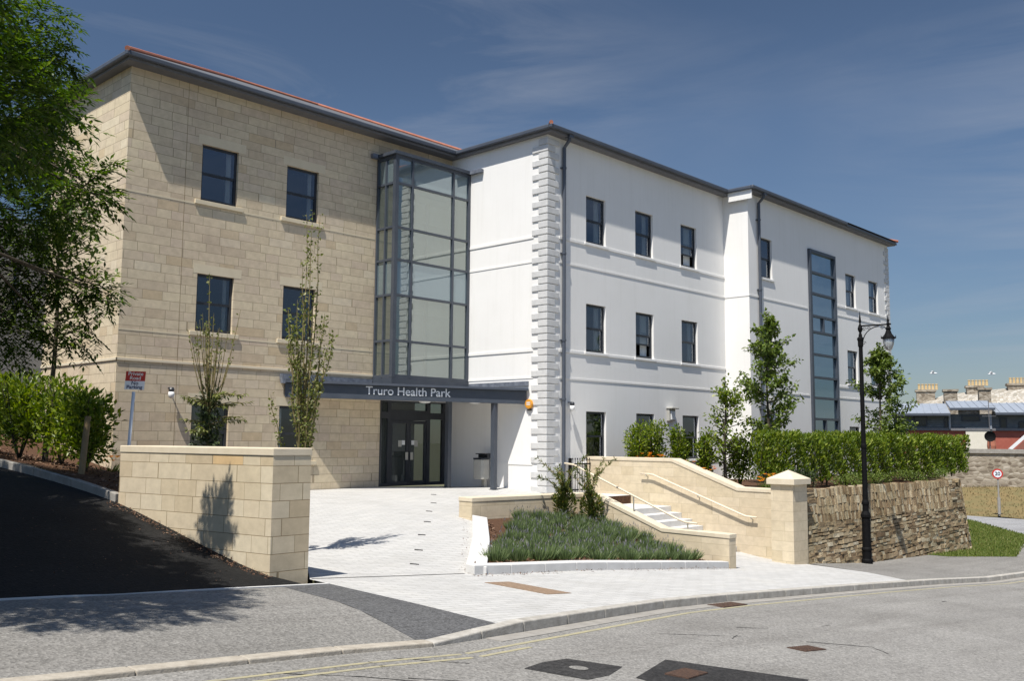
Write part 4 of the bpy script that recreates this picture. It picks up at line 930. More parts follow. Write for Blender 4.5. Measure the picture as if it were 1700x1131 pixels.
# lavender
rg = random.Random(11); mb = MB(); fl = MB()
LP = [(11.75,11.5),(18.40,11.50),(18.5,14.7),(16.2,15.15)]
cl = []
tries = 0
while len(cl) < 190 and tries < 9000:
    tries += 1
    x, y = rg.uniform(11.2,18.6), rg.uniform(11.4,15.4)
    if not inside((x,y),LP) or any((x-a)**2+(y-b)**2 < 0.34**2 for a,b in cl): continue
    cl.append((x,y))
for x, y in cl:
    z = HP(x,y); hgt = rg.uniform(0.20,0.36); rad = rg.uniform(.18,.30)
    for k in range(210):
        a = rg.uniform(0,2*math.pi); rr = rad*math.sqrt(rg.random()); b0 = Vector((x+rr*.55*math.cos(a), y+rr*.55*math.sin(a), z-0.02))
        tip = Vector((x+rr*1.15*math.cos(a)+rg.uniform(-.05,.05), y+rr*1.15*math.sin(a)+rg.uniform(-.05,.05), z+hgt*(1-0.35*(rr/rad)**2)*rg.uniform(.6,1.05)))
        mb.leaf(b0, tip-b0, rv(rg), (tip-b0).length, rg.uniform(.012,.024), 0.1)
        if k % 22 == 0:
            t2 = tip + Vector((rg.uniform(-.04,.04),rg.uniform(-.04,.04),rg.uniform(.04,.12))); fl.leaf(tip, t2-tip, rv(rg), (t2-tip).length, 0.018, 0.4)
tag(mb.build('lavender_foliage', M['lav'], uv=False), kind='stuff'); tag(fl.build('lavender_flowers', M['lavf'], uv=False), kind='stuff')

# two yew-like shrubs in the planter
def yew(x, y, h, seed, label):
    rg = random.Random(seed); z = HP(x,y); t = empty('upright_yew', (x,y,z), label, 'shrub', 'small yews in the lavender bed'); w_ = MB(); lf = MB()
    for k in range(18):
        a = rg.uniform(0,6.28); ln = rg.uniform(0.55,0.9)*h; low = k > 9; sp = rg.uniform(.3,.85) if not low else rg.uniform(.2,.5)
        if low: ln *= 0.6
        b0 = Vector((x+rg.uniform(-.03,.03), y+rg.uniform(-.03,.03), z + (h*rg.uniform(.1,.42) if not low else 0)))
        pts = [b0 + Vector((math.cos(a)*sp*s*s*ln, math.sin(a)*sp*s*s*ln, s*ln*rg.uniform(.92,1.0)*(0.92-0.2*sp*s))) for s in (0,.25,.5,.75,1)]
        w_.tube(pts, [.014,.012,.010,.007,.004], 5)
        for q in range(95):
            s = rg.uniform(.12,1)*4; i = min(int(s),3); p = pts[i].lerp(pts[i+1], s-i); d = (pts[i+1]-pts[i]).normalized()
            lf.leaf(p, (d*0.8+rv(rg)*0.9), rv(rg), rg.uniform(.07,.13), .026, .1)
    for k in range(700):
        d = rv(rg); p = Vector((x+d.x*.23, y+d.y*.23, z+0.34+d.z*.36)); lf.leaf(p, (d+Vector((0,0,.9))+rv(rg)*.5), rv(rg), rg.uniform(.08,.13), .03, .1)
    w_.tube([(x,y,z-.05),(x,y,z+h*.45)], [.03,.02], 6)
    w_.build('stems', M['twig'], t, uv=False); lf.build('needles', M['yew'], t, uv=False)
yew(17.62, 14.85, 1.38, 1, 'bushy yew shrub in the lavender bed, the left of the pair')
yew(18.02, 14.35, 1.46, 2, 'taller yew shrub with long spreading shoots, right of its twin in the lavender bed')

# hedge on the terrace
def hedge(name, x0, x1, y0, y1, z0, z1, n, seed, label):
    rg = random.Random(seed); t = empty(name, ((x0+x1)/2,(y0+y1)/2,z0), label, 'hedge'); lf = MB(); st_ = MB()
    for k in range(n):
        x = rg.uniform(x0,x1); top = z1 + 0.08*math.sin(x*1.7)+0.07*math.sin(x*4.3+1)+0.04*math.sin(x*9)
        side = rg.random()
        if side < 0.42: y = y0 + abs(rg.gauss(0,0.14)); z = z0+0.12+(top-z0-0.12)*rg.random()**0.8; y += 0.12*math.sin(x*5+z*3)
        elif side < 0.78: y = rg.uniform(y0,y1); z = top - abs(rg.gauss(0,0.10))
        elif side < 0.86: x = x1-abs(rg.gauss(0,.12)) if rg.random() < .5 else x0+abs(rg.gauss(0,.12)); y = rg.uniform(y0,y1); z = rg.uniform(z0+.2, top)
        else: y = rg.uniform(y0,y1); z = rg.uniform(z0+.15, top)
        d = Vector((rg.uniform(-.6,.6), -0.3+rg.uniform(-.6,.6), 0.7+rg.uniform(-.5,.6))); s = rg.uniform(.6,1.35)
        lf.leaf(Vector((x,y,z)), d, Vector((0,-0.6,0.7))+rv(rg)*0.7, .13*s, .055*s, .2)
    x = x0+.15
    while x < x1:
        y = rg.uniform(y0+.2,y1-.2); h = z1-z0
        for q in range(3): st_.tube([(x,y,z0),(x+rg.uniform(-.1,.1),y+rg.uniform(-.1,.1),z0+h*.5),(x+rg.uniform(-.2,.2),y+rg.uniform(-.2,.2),z0+h*.95)],[.022,.015,.006],5)
        for q in range(14):
            px = x+rg.uniform(-.25,.25); py = y+rg.uniform(-.3,.3); tp = z1+rg.uniform(-.05,.22)
            for v in range(5): lf.leaf(Vector((px,py,tp-.05*v)), Vector((rg.uniform(-1,1),rg.uniform(-1,1),.9)), rv(rg), .10, .04, .2)
        x += rg.uniform(.4,.6)
    lf.build('foliage', M['laurel'], t, uv=False); st_.build('stems', M['bark'], t, uv=False)
hedge('clipped_hedge', 26.0, 41.6, 13.3, 14.7, 0.15, 1.66, 26000, 21, 'long clipped bright green hedge on top of the rustic retaining wall')
def upright_shrub(name, x, y, z, h, r, n, seed, label, cat='shrub', group=None, mat='laurel', leaf=.12):
    rg = random.Random(seed); t = empty(name, (x,y,z), label, cat, group); lf = MB(); st_ = MB()
    for q in range(6):
        a = rg.uniform(0,6.28); st_.tube([(x,y,z),(x+r*.3*math.cos(a),y+r*.3*math.sin(a),z+h*.45),(x+r*.55*math.cos(a),y+r*.55*math.sin(a),z+h*.95)],[.022,.016,.006],5)
    blobs = []
    for k in range(7):
        a = rg.uniform(0,6.28); q = rg.uniform(0,.5)*r; blobs.append(((x+q*math.cos(a), y+q*math.sin(a), z+h*(.30+.10*k)), (r*rg.uniform(.6,.85), r*rg.uniform(.6,.85), h*rg.uniform(.14,.22))))
    leafcloud(lf, rg, blobs, n, leaf, leaf*.42, .5, .5)
    lf.build('foliage', M[mat], t, uv=False); st_.build('stems', M['bark'], t, uv=False)
G5 = 'upright shrubs beside the white wall'
for i, (x, y, h, r, lb) in enumerate([(23.95,17.3,1.85,.42,'upright laurel shrub nearest the steps wall, in front of the white facade'),(24.75,17.2,1.90,.46,'widest upright laurel shrub below the bulkhead wall light'),(25.35,16.7,1.80,.34,'narrow laurel shrub right of the widest one, against the white facade'),(25.55,15.9,1.55,.30,'slim laurel shrub with bare stem base, beside the leafy sapling'),(26.3,15.1,1.4,.55,'loose laurel shrub at the left end of the clipped hedge'),(27.3,14.6,1.55,.5,'bushy laurel shrub touching the left end of the clipped hedge')]):
    upright_shrub('laurel_shrub', x, y, 0.12, h, r, 1700, 31+i, lb, group=G5)
upright_shrub('low_shrub', 26.0, 13.0, 0.12, .55, .6, 900, 41, 'low dark green shrub just behind the gate pier', mat='darkbush', leaf=.08)
for i, (x, y) in enumerate([(28.6,12.75),(31.0,12.7),(33.8,12.7),(37.2,13.1),(38.3,14.2)]):
    upright_shrub('low_shrub', x, y, 0.10, .42, .62, 700, 51+i, ['small dark shrub left of the lamp post at the hedge foot','small dark shrub right of the lamp post at the hedge foot','small shrub at the middle of the hedge foot','grey green shrub near the right end of the hedge','low spreading shrub at the curved end of the rustic wall'][i], group='low shrubs at the hedge foot', mat='lime_leaf', leaf=.08)
# day lilies
def lily(x, y, z, seed, label):
    rg = random.Random(seed); t = empty('day_lily', (x,y,z), label, 'flowers', 'orange day lilies'); a_ = MB(); f_ = MB()
    for k in range(60):
        a = rg.uniform(0,6.28); b0 = Vector((x+rg.uniform(-.15,.15),y+rg.uniform(-.15,.15),z)); d = Vector((math.cos(a)*.6,math.sin(a)*.6,1)); a_.leaf(b0,d,rv(rg),rg.uniform(.25,.45),.025,.2)
    for k in range(14):
        p = Vector((x+rg.uniform(-.35,.35),y+rg.uniform(-.25,.25),z+rg.uniform(.3,.55)))
        for q in range(6): f_.leaf(p, Vector((math.cos(q*1.05),math.sin(q*1.05),.4)), Vector((0,0,1)), .075, .042, .2)
    a_.build('leaves', M['lime_leaf'], t, uv=False); f_.build('flowers', M['orangef'], t, uv=False)
for i, (x, y, z, lb) in enumerate([(23.85,16.9,.62,'orange day lilies behind the flat coping, left of the first laurel shrub'),(23.9,16.4,.55,'orange day lilies below the first laurel shrub'),(23.9,15.5,.40,'sparse orange day lilies at the bend of the sloping coping'),(23.85,14.9,.25,'pale orange day lilies behind the sloping coping'),(23.9,12.75,.10,'bright orange day lilies beside the gate pier cap'),(24.2,13.0,.10,'yellow orange day lilies in the low leaves left of the pier cap'),(8.1,18.2,.70,'orange day lilies at the foot of the sign post')]): lily(x,y,z,61+i,lb)

# young trees
def young_tree(x, y, z, h, cr_, seed, label, n=2600, leaf=.16, crown0=.25, mat='lime_leaf', lean=0, wide=1.0):
    rg = random.Random(seed); t = empty('young_tree', (x,y,z), label, 'tree', 'young trees round the building'); tr_ = MB(); lf = MB()
    pts = [Vector((x+lean*s*h+.04*math.sin(s*7+seed), y+.04*math.cos(s*6+seed), z+s*h)) for s in np.linspace(0,1,9)]
    tr_.tube(pts, [.055*(1-.85*s)+.006 for s in np.linspace(0,1,9)], 7); tips = []
    for k in range(48):
        s = rg.uniform(crown0, .93); i = min(int(s*8),7); p = pts[i].lerp(pts[i+1], s*8-i); a = rg.uniform(0,6.28)
        env = cr_*wide*math.sin(math.pi*min(1,((s-crown0)/(1-crown0))**0.62*0.80+.20))**.8; ln = env*rg.uniform(.75,1.15)
        q = p + Vector((math.cos(a)*ln, math.sin(a)*ln, ln*rg.uniform(.35,.8))); m_ = p.lerp(q,.5)+Vector((0,0,-.04*ln))
        tr_.tube([p,m_,q],[.016,.011,.004],5)
        for v in range(n//48):
            u = rg.uniform(.25,1.08); pp = p.lerp(q,u)+rv(rg)*.15*(.4+ln*.5); d = ((q-p).normalized()*.4+rv(rg)+Vector((0,0,-.35))); sz = rg.uniform(.6,1.2); lf.leaf(pp,d,Vector((0,0,1))+rv(rg)*.6,leaf*sz,leaf*.62*sz,.2)
    for v in range(n//14):
        s = rg.uniform(.7,1.0); p = pts[0].lerp(pts[-1],s)+rv(rg)*.14; lf.leaf(p,rv(rg)+Vector((0,0,.2)),Vector((0,0,1))+rv(rg),leaf*.9,leaf*.5,.2)
    tr_.build('trunk', M['bark'], t, uv=False); lf.build('crown', M[mat], t, uv=False)
young_tree(28.9, 15.5, .12, 5.75, 1.05, 71, 'young round crowned tree beside the right downpipe, behind the hedge', 3600, .16, .27)
young_tree(38.0, 15.4, .12, 5.3, 1.15, 72, 'young tree behind the street lamp at the far corner of the white facade', 4200, .17, .18)
young_tree(25.3, 15.0, .12, 3.3, .75, 73, 'short leafy sapling with pale leaves rising above the laurel shrubs', 1300, .13, .2, 'laurel')
young_tree(7.38, 19.5, .95, 5.6, 1.0, 74, 'slim young tree with a bare trunk in front of the sandstone side wall', 900, .15, .38)

# columnar trees behind the gate wall
def columnar(x, y, z, h, r, seed, label, n, bare):
    rg = random.Random(seed); t = empty('columnar_tree', (x,y,z), label, 'tree', 'columnar trees behind the gate wall'); st_ = MB(); lf = MB()
    st_.tube([(x,y,z),(x+.02,y,z+h*.24),(x+.01,y+.02,z+h*.55)],[.05,.042,.02],7)
    for k in range(22):
        a = rg.uniform(0,6.28); z0 = z+h*rg.uniform(.18,.45); e = h*(rg.uniform(.22,.50) if k > 3 else rg.uniform(.5,.66)) if k else h*.76
        e = min(e, z+h-z0); rr = r*rg.uniform(.45,1.1)*(1.5-1.15*(z0+e-z)/h) if k else .04
        pts = [Vector((x+math.cos(a)*rr*u**.55, y+math.sin(a)*rr*u**.55, z0+e*u)) for u in np.linspace(0,1,7)]
        pts = [p+Vector((rg.uniform(-.03,.03),rg.uniform(-.03,.03),0)) for p in pts]; st_.tube(pts,[.017,.015,.013,.011,.008,.006,.003],5)
        for v in range(n//22):
            u = rg.uniform(.08 if not bare else .5,1)*6; i = min(int(u),5); p = pts[i].lerp(pts[i+1],u-i)+rv(rg)*.045; s = rg.uniform(.6,1.2); lf.leaf(p,rv(rg)+Vector((0,0,.2)),rv(rg),.07*s,.045*s,.2)
    st_.build('stems', M['twig'], t, uv=False); lf.build('foliage', M['hornbeam'], t, uv=False)
    return t
columnar(9.30, 13.62, -.36, 5.75, .60, 81, 'slender upright tree with small yellow green leaves in front of the canopy end', 2300, False)
def bushy_column(x, y, z, seed):
    rg = random.Random(seed); t = empty('spiky_shrub', (x,y,z), 'dark bushy shrub with bare upright shoots in front of a ground floor window', 'shrub'); st_ = MB(); lf = MB(); lt = MB()
    blobs = [((x,y,z+.5+.35*k),(.36-.03*k,.36-.03*k,.30)) for k in range(6)]; leafcloud(lf, rg, blobs, 2000, .09, .04, .5, .2)
    for k in range(26):
        a = rg.uniform(0,6.28); b0 = z+rg.uniform(1.9,2.5); rr = rg.uniform(.15,.50); tp = z+rg.uniform(3.0,3.9) if k else z+4.55
        pts = [Vector((x+math.cos(a)*rr*u**.6, y+math.sin(a)*rr*u**.6, b0+(tp-b0)*u)) for u in np.linspace(0,1,5)]; st_.tube(pts,[.010,.009,.008,.006,.003],5)
        for v in range(9 if k%4 else 22):
            u = rg.uniform(.1 if v%2 else .75,1)*4; i = min(int(u),3); p = pts[i].lerp(pts[i+1],u-i); lt.leaf(p+rv(rg)*.02,rv(rg)+Vector((0,0,.3)),rv(rg),.055,.035,.2)
    for k in range(15):
        a = rg.uniform(0,6.28); z0 = z+rg.uniform(1.7,2.35); ln = rg.uniform(.5,.85); q = Vector((x+math.cos(a)*ln,y+math.sin(a)*ln,z0+.08)); p = Vector((x,y,z0)); st_.tube([p,p.lerp(q,.5)+Vector((0,0,.05)),q],[.012,.009,.003],5)
        for v in range(36):
            u = rg.uniform(.15,1); lt.leaf(p.lerp(q,u)+Vector((0,0,.03)),Vector((math.cos(a),math.sin(a),-.5))+rv(rg)*.8,Vector((0,0,1)),.10,.035,.2)
    st_.tube([(x,y,z-.1),(x,y,z+2.4)],[.04,.02],6)
    st_.build('stems', M['twig'], t, uv=False); lf.build('dark_foliage', M['darkbush'], t, uv=False); lt.build('light_foliage', M['hornbeam'], t, uv=False)
bushy_column(8.25, 14.9, -.15, 82)

# laurel shrubs in the bed beside the lane
GL = 'laurel shrubs along the lane bed'
for i, (x, y, h, r, lb) in enumerate([(7.05,16.9,1.35,.55,'laurel shrub nearest the sign post and gate wall'),(7.15,18.2,1.55,.65,'tall laurel shrub behind the leaning timber stake'),(6.65,18.9,1.50,.70,'broad sunlit laurel shrub in the middle of the lane bed'),(6.55,20.4,1.45,.75,'laurel shrub under the young tree in the lane bed'),(6.1,21.6,1.4,.8,'laurel shrub at the far left, half shaded by the large tree'),(6.9,22.3,1.5,.8,'laurel shrub close to the sandstone side wall'),(5.4,22.6,1.4,.8,'laurel shrub beside the upper lane kerb, leftmost in the bed')]):
    upright_shrub('laurel_shrub', x, y, HB(x,y), h, r, 2300, 91+i, lb, group=GL)
sk = MB(); sk.tube([(6.75,16.35,HB(6.75,16.35)-.1),(6.86,16.45,HB(6.75,16.35)+1.0)],[.055,.05],10)
tag(sk.build('timber_stake', M['stake'], smooth=False), 'short weathered timber stake in the bark beside the lane shrubs', 'stake')

# big ash tree beside the lane
bt = empty('ash_tree', (2.2, 12.2, HL(2.2,12.2)), 'large leafy ash tree overhanging the dark lane at the left edge', 'tree')
rg = random.Random(101); tr_ = MB(); lf = MB(); tips = []
base = Vector((2.2,12.2,HL(2.2,12.2)-.3))
def on_px(px, py, d):     # a point of the crown at depth d (metres) seen from the pavement opposite
    return Vector((0,0,EYE)) + (fw + cr*((px-850)/1571.84) - cu*((py-565.5)/1571.84))*d
tr_.tube([base, base+Vector((.05,.1,2)), base+Vector((-.1,.2,4)), base+Vector((.1,.5,6.5))],[.32,.26,.2,.1],10)
vis = [(15,40,14.6,.95),(35,140,14.6,.82),(85,165,16.2,.52),(60,90,14.4,.5),(20,250,14.4,.85),(75,250,16.2,.56),(112,300,16.4,.40),(138,300,11.4,.24),(160,325,11.4,.17),(35,350,14.4,.72),(95,365,16.4,.52),(15,450,14.4,.62),(55,470,14.4,.46),(15,540,14.4,.5),(118,475,14.8,.40),(160,482,14.8,.26),(85,545,14.6,.32),(60,390,16,.55),(30,560,14.2,.45)]
blobs = [(on_px(a,b,d), r) for a,b,d,r in vis]
hid = [((1.2,9.0,5.6),1.7),((0.2,12,6),2.4),((1.2,12.3,6.2),1.9),((2.6,15.2,5.6),1.7),((.5,16,5.5),2.4),((2.6,18,6.0),1.7),((2.6,11.3,5.0),.9),((3.2,13.0,4.8),.7),((1.4,10.4,4.4),1.4),((2.4,13.6,3.9),1.3),((2.4,17,4.4),1.3),((2.5,10.2,5.6),.8),((2.9,9.4,4.6),.7),((4.0,14.6,5.0),.8)]
blobs += [(Vector(c),r) for c,r in hid]
def spray(p, d, L_):
    d = d.normalized(); side = d.cross(Vector((0,0,1)))
    if side.length < .1: side = Vector((1,0,0))
    side.normalize(); q = p
    for k in range(5):
        u = (k+.6)/5; c = p + d*L_*u + Vector((0,0,-.25*L_*u*u))
        for s_ in (-1,1): lf.leaf(c, d*.55+side*s_*.9+Vector((0,0,-.25+rg.uniform(-.2,.2))), Vector((0,0,1))+rv(rg)*.35, .105*rg.uniform(.75,1.2), .038, .15)
    lf.leaf(p+d*L_+Vector((0,0,-.25*L_)), d+Vector((0,0,-.3)), Vector((0,0,1))+rv(rg)*.3, .11, .04, .15)
for i, (c, r) in enumerate(blobs):
    a0 = base+Vector((0,.2,rg.uniform(2.6,5.2))); m_ = a0.lerp(c,.55)+Vector((0,0,.25)); tr_.tube([a0,m_,c],[.05,.025,.008],6)
    nn_ = int((170 if i < len(vis) else 240)*r*r*1.9)+24
    for k in range(nn_):
        d = rv(rg); p = c + Vector((d.x,d.y,d.z*.85))*r*(rg.random()**.5)*.92; spray(p, d*.9+rv(rg)*.6+Vector((0,0,-.1)), rg.uniform(.22,.38))
for (px_, py_, px2, py2, d_) in ((150,300,188,268,11.4),(150,320,185,325,11.4),(130,370,170,385,14.7),(150,470,203,487,14.7),(150,500,195,500,14.8),(140,530,165,570,14.8),(110,560,150,590,14.6),(100,100,148,128,14.6),(90,170,135,205,14.8)):
    a, b = on_px(px_,py_,d_), on_px(px2,py2,d_); tr_.tube([a-(b-a)*.5,a,b],[.012,.008,.003],5)
    for k in range(7): spray(a.lerp(b,k/6.5), (b-a).normalized()+rv(rg)*.8+Vector((0,0,-.2)), rg.uniform(.16,.28))
tr_.build('trunk', M['bark'], bt, uv=False); lf.build('crown', M['ash_leaf'], bt, uv=False)

# grass blades on the verge
rg = random.Random(5); mb = MB(); vp = [(34.4,12.3),(31.5,11.55),(31.7,10.85),(34.4,9.6),(46.1,12.3),(48.6,15.4),(47,19.1),(38.4,17.1),(38.3,13.2)]
k = 0
while k < 16000:
    x, y = rg.uniform(31,49), rg.uniform(9.5,19)
    if not inside((x,y),vp): continue
    z = G(x,y)-0.02+0.5*sm(0,7,y-11)*sm(33,39,x); mb.leaf(Vector((x,y,z)), Vector((rg.uniform(-.5,.5),rg.uniform(-.5,.5),1)), rv(rg), rg.uniform(.06,.14), .03, .1); k += 1
tag(mb.build('verge_grass', M['blade'], uv=False), kind='stuff')

# ------------------------------------------------------------------ street furniture
lx, ly = 26.58, 11.30; lz = G(lx,ly)
lp = empty('street_lamp', (lx,ly,lz), 'black cast iron street lamp with scrolled bracket and hanging lantern', 'street lamp')
mb = MB(); H_ = 5.29 - lz
mb.lathe((lx,ly,lz), [(.15,-.1),(.15,.10),(.125,.14),(.125,.34),(.14,.37),(.14,.42),(.115,.46),(.112,1.25),(.135,1.29),(.135,1.36),(.085,1.46),(.085,1.62),(.10,1.64),(.10,1.70),(.074,1.78),(.068,3.2),(.08,3.23),(.08,3.3),(.064,3.36),(.055,H_-1.05),(.075,H_-1.0),(.075,H_-.86),(.09,H_-.84),(.092,H_-.78),(.05,H_-.74),(.05,H_-.70)], 16); mb.build('column', M['black_iron'], lp, smooth=False)
mb = MB(); mb.lathe((lx,ly,5.29), [(.05,-.70),(.03,-.62),(.062,-.56),(.07,-.50),(.045,-.42),(.02,-.36),(.035,-.30),(.03,-.24),(.004,0)], 12); mb.build('finial', M['black_iron'], lp)
ad = Vector((0.10,-1,0)).normalized(); za = 4.86-.0
mb = MB(); p0 = Vector((lx,ly,za)); mb.tube([p0, p0+ad*.86], .022, 8)
arc = [p0+Vector((0,0,-.52))+ad*.06] + [p0+Vector((0,0,-.52+.48*math.sin(R(a))))+ad*(.06+.46*(1-math.cos(R(a)))) for a in range(15,91,15)]
mb.tube(arc, .014, 6)
for cx, cz, rr in ((.12,-.10,.06),(.24,-.08,.05),(.62,-.09,.06),(.10,-.50,.055)):
    mb.tube([p0+ad*(cx+rr*(1-a/500)*math.cos(R(a)))+Vector((0,0,cz+rr*(1-a/500)*math.sin(R(a)))) for a in range(0,400,30)], .008, 5)
mb.build('bracket', M['black_iron'], lp)
lc = p0+ad*.78; mb = MB()
mb.lathe((lc.x,lc.y,lc.z), [(.004,.26),(.02,.16),(.035,.10),(.02,.06),(.045,.03),(.04,-.05),(.06,-.09),(.085,-.12),(.06,-.16),(.07,-.20),(.10,-.28),(.145,-.34),(.20,-.385),(.20,-.405)][::-1], 12)
for a in range(0,360,60): mb.tube([(lc.x+.19*math.cos(R(a)),lc.y+.19*math.sin(R(a)),lc.z-.39),(lc.x+.195*math.cos(R(a)),lc.y+.195*math.sin(R(a)),lc.z-.31)],[.018,.004],5)
ln_ = mb.build('lantern', M['black_iron'], lp)
mb = MB(); mb.lathe((lc.x,lc.y,lc.z), [(.045,-.74),(.09,-.71),(.14,-.57),(.165,-.408)], 12); mb.build('globe', M['lamp_glass'], ln_, smooth=True)
# private road sign
sx_, sy_ = 6.92, 15.05; zs = HB(sx_,sy_); 
sg = empty('road_sign', (sx_,sy_,zs), 'small red and white private road sign on a leaning white post behind the gate wall', 'sign')
mb = MB(); mb.tube([(sx_,sy_,zs-.1),(sx_+.06,sy_-.02,2.26)], .026, 10); mb.build('post', M['white_sign'], sg, smooth=True)
rdir = Vector((math.cos(R(28)), -math.sin(R(28)), 0)); ndir = Vector((-rdir.y, rdir.x, 0))*-1
pc = Vector((sx_+.07, sy_-.03, 2.44)); up_ = (Vector((0,0,1))+rdir*0.06).normalized()
def plate(c, hw, hh, th, mat, name, parent):
    mb = MB(); P = []
    for s_ in (1,-1):
        for a, b in ((-1,-1),(1,-1),(1,1),(-1,1)): P.append(c+rdir*a*hw+up_*b*hh+ndir*s_*th)
    k = mb.vs(P)
    for q in ((0,1,2,3),(7,6,5,4),(0,4,5,1),(1,5,6,2),(2,6,7,3),(3,7,4,0)): mb.f.append(tuple(k+i for i in q)); mb.m.append(0)
    return mb.build(name, mat, parent)
plate(pc+up_*.075, .150, .079, .006, M['red_sign'], 'red_panel', sg); plate(pc-up_*.075, .150, .070, .006, M['white_sign'], 'white_panel', sg)
text_mesh('Private', .082, .001, 'lettering', M['white_plastic'], sg, pc+up_*.112+ndir*.009, rdir, up_, bold=.0012)
text_mesh('Road', .082, .001, 'lettering', M['white_plastic'], sg, pc+up_*.042+ndir*.009, rdir, up_, bold=.0012)
text_mesh('No', .082, .001, 'lettering', M['navy'], sg, pc-up_*.040+ndir*.009, rdir, up_, bold=.0012)
text_mesh('Parking', .082, .001, 'lettering', M['navy'], sg, pc-up_*.107+ndir*.009, rdir, up_, bold=.0012)
# litter bin
bx_, by_ = 20.95, 21.0; bz_ = HC(bx_,by_)
bn = empty('litter_bin', (bx_,by_,bz_), 'cream metal litter bin with dark hood on a single post under the canopy', 'litter bin')
mb = MB(); mb.box(bx_+.03,bx_+.15,by_-.06,by_+.06,bz_,bz_+.9); mb.build('post', M['bin_metal'], bn)
mb = MB(); mb.prism([(bx_-.22,by_-.16),(bx_-.16,by_-.22),(bx_+.08,by_-.22),(bx_+.08,by_+.22),(bx_-.16,by_+.22),(bx_-.22,by_+.16)], bz_+.26, bz_+.86); mb.build('body', M['bin_metal'], bn, bevel=.01)
mb = MB(); mb.prism([(bx_-.23,by_-.17),(bx_-.17,by_-.23),(bx_+.10,by_-.23),(bx_+.10,by_+.23),(bx_-.17,by_+.23),(bx_-.23,by_+.17)], bz_+.86, bz_+.91); mb.box(bx_+.02,bx_+.16,by_-.2,by_+.2,bz_+.905,bz_+1.02); mb.hexa([(bx_-.10,by_-.2,bz_+1.02),(bx_+.16,by_-.2,bz_+1.02),(bx_+.16,by_+.2,bz_+1.02),(bx_-.10,by_+.2,bz_+1.02),(bx_-.10,by_-.2,bz_+1.05),(bx_+.16,by_-.2,bz_+1.05),(bx_+.16,by_+.2,bz_+1.05),(bx_-.10,by_+.2,bz_+1.05)]); mb.build('hood', M['frame'], bn)
# alarm box
al = empty('alarm_box', (XC,19.35,2.6), 'orange alarm box on the white wall right of the canopy', 'alarm box')
mb = MB(); k = [(19.35+.155*math.cos(R(a)), 2.60+.155*math.sin(R(a))) for a in range(0,360,45)]; sideprism(mb, k, XC-.10, XC-.001); mb.build('case', M['orange_plastic'], al, bevel=.02)
mb = MB()
for zz_ in (2.63,2.57): mb.box(XC-.104, XC-.1005, 19.27, 19.42, zz_, zz_+.03)
mb.build('marking', M['white_plastic'], al)
mb = MB(); mb.box(XC-.08, XC-.001, 19.29, 19.41, 2.40, 2.443); mb.build('strobe', M['black'], al)
# wall lights
def spot(x, y, z, label, nx=0):
    t = empty('wall_light', (x,y,z), label, 'wall light'); mb = MB(); mb.tube([(x,y-.001,z+.05),(x,y-.16,z+.05),(x,y-.17,z)],.02,6); mb.lathe((x,y-.17,z-.05),[(.06,0),(.075,.06),(.05,.11)],12); mb.build('arm', M['frame'], t)
    mb = MB(); mb.lathe((x,y-.17,z-.22),[(.02,0),(.065,.03),(.08,.10),(.07,.168)],12); mb.build('globe', M['white_plastic'], t, smooth=True)
spot(11.58, YS, 2.72, 'small globe wall light on the sandstone front near the sign'); spot(22.34, YF, 2.62, 'small globe wall light on the white wall beside the left downpipe')
def bulkhead(x, y, z, label):
    t = empty('bulkhead_light', (x,y,z), label, 'wall light'); mb = MB(); mb.box(x-.19,x+.19,y-.12,y-.001,z-.22,z+.2); mb.box(x-.22,x+.22,y-.26,y-.001,z+.2,z+.26); mb.build('housing', M['bin_metal'], t, bevel=.02)
    mb = MB(); mb.box(x-.13,x+.13,y-.16,y-.121,z-.18,z+.13); mb.build('lens', M['white_plastic'], t, bevel=.02)
bulkhead(27.85, YF, 2.42, 'grey bulkhead light on the white wall above the laurel shrubs'); bulkhead(33.0, Y2, 2.85, 'grey bulkhead light above the window behind the round young tree')
# black railing by the quoins
ra = empty('railing', (22.2,18.5,-.08), 'short black iron railing between the white corner and the steps wall', 'railing'); mb = MB()
mb.box(22.2,23.18,18.48,18.52,.78,.82); mb.box(22.2,23.18,18.48,18.52,0,.04); mb.box(22.17,22.24,18.46,18.54,-.1,.98); mb.build('frame', M['black_iron'], ra)
for k in range(8):
    mb = MB(); x = 22.33+k*.115; mb.tube([(x,18.5,-.05),(x,18.5,.93)],.009,6); mb.lathe((x,18.5,.93),[(.018,0),(.02,.02),(.003,.06)],6); mb.build('bar', M['black_iron'], ra)
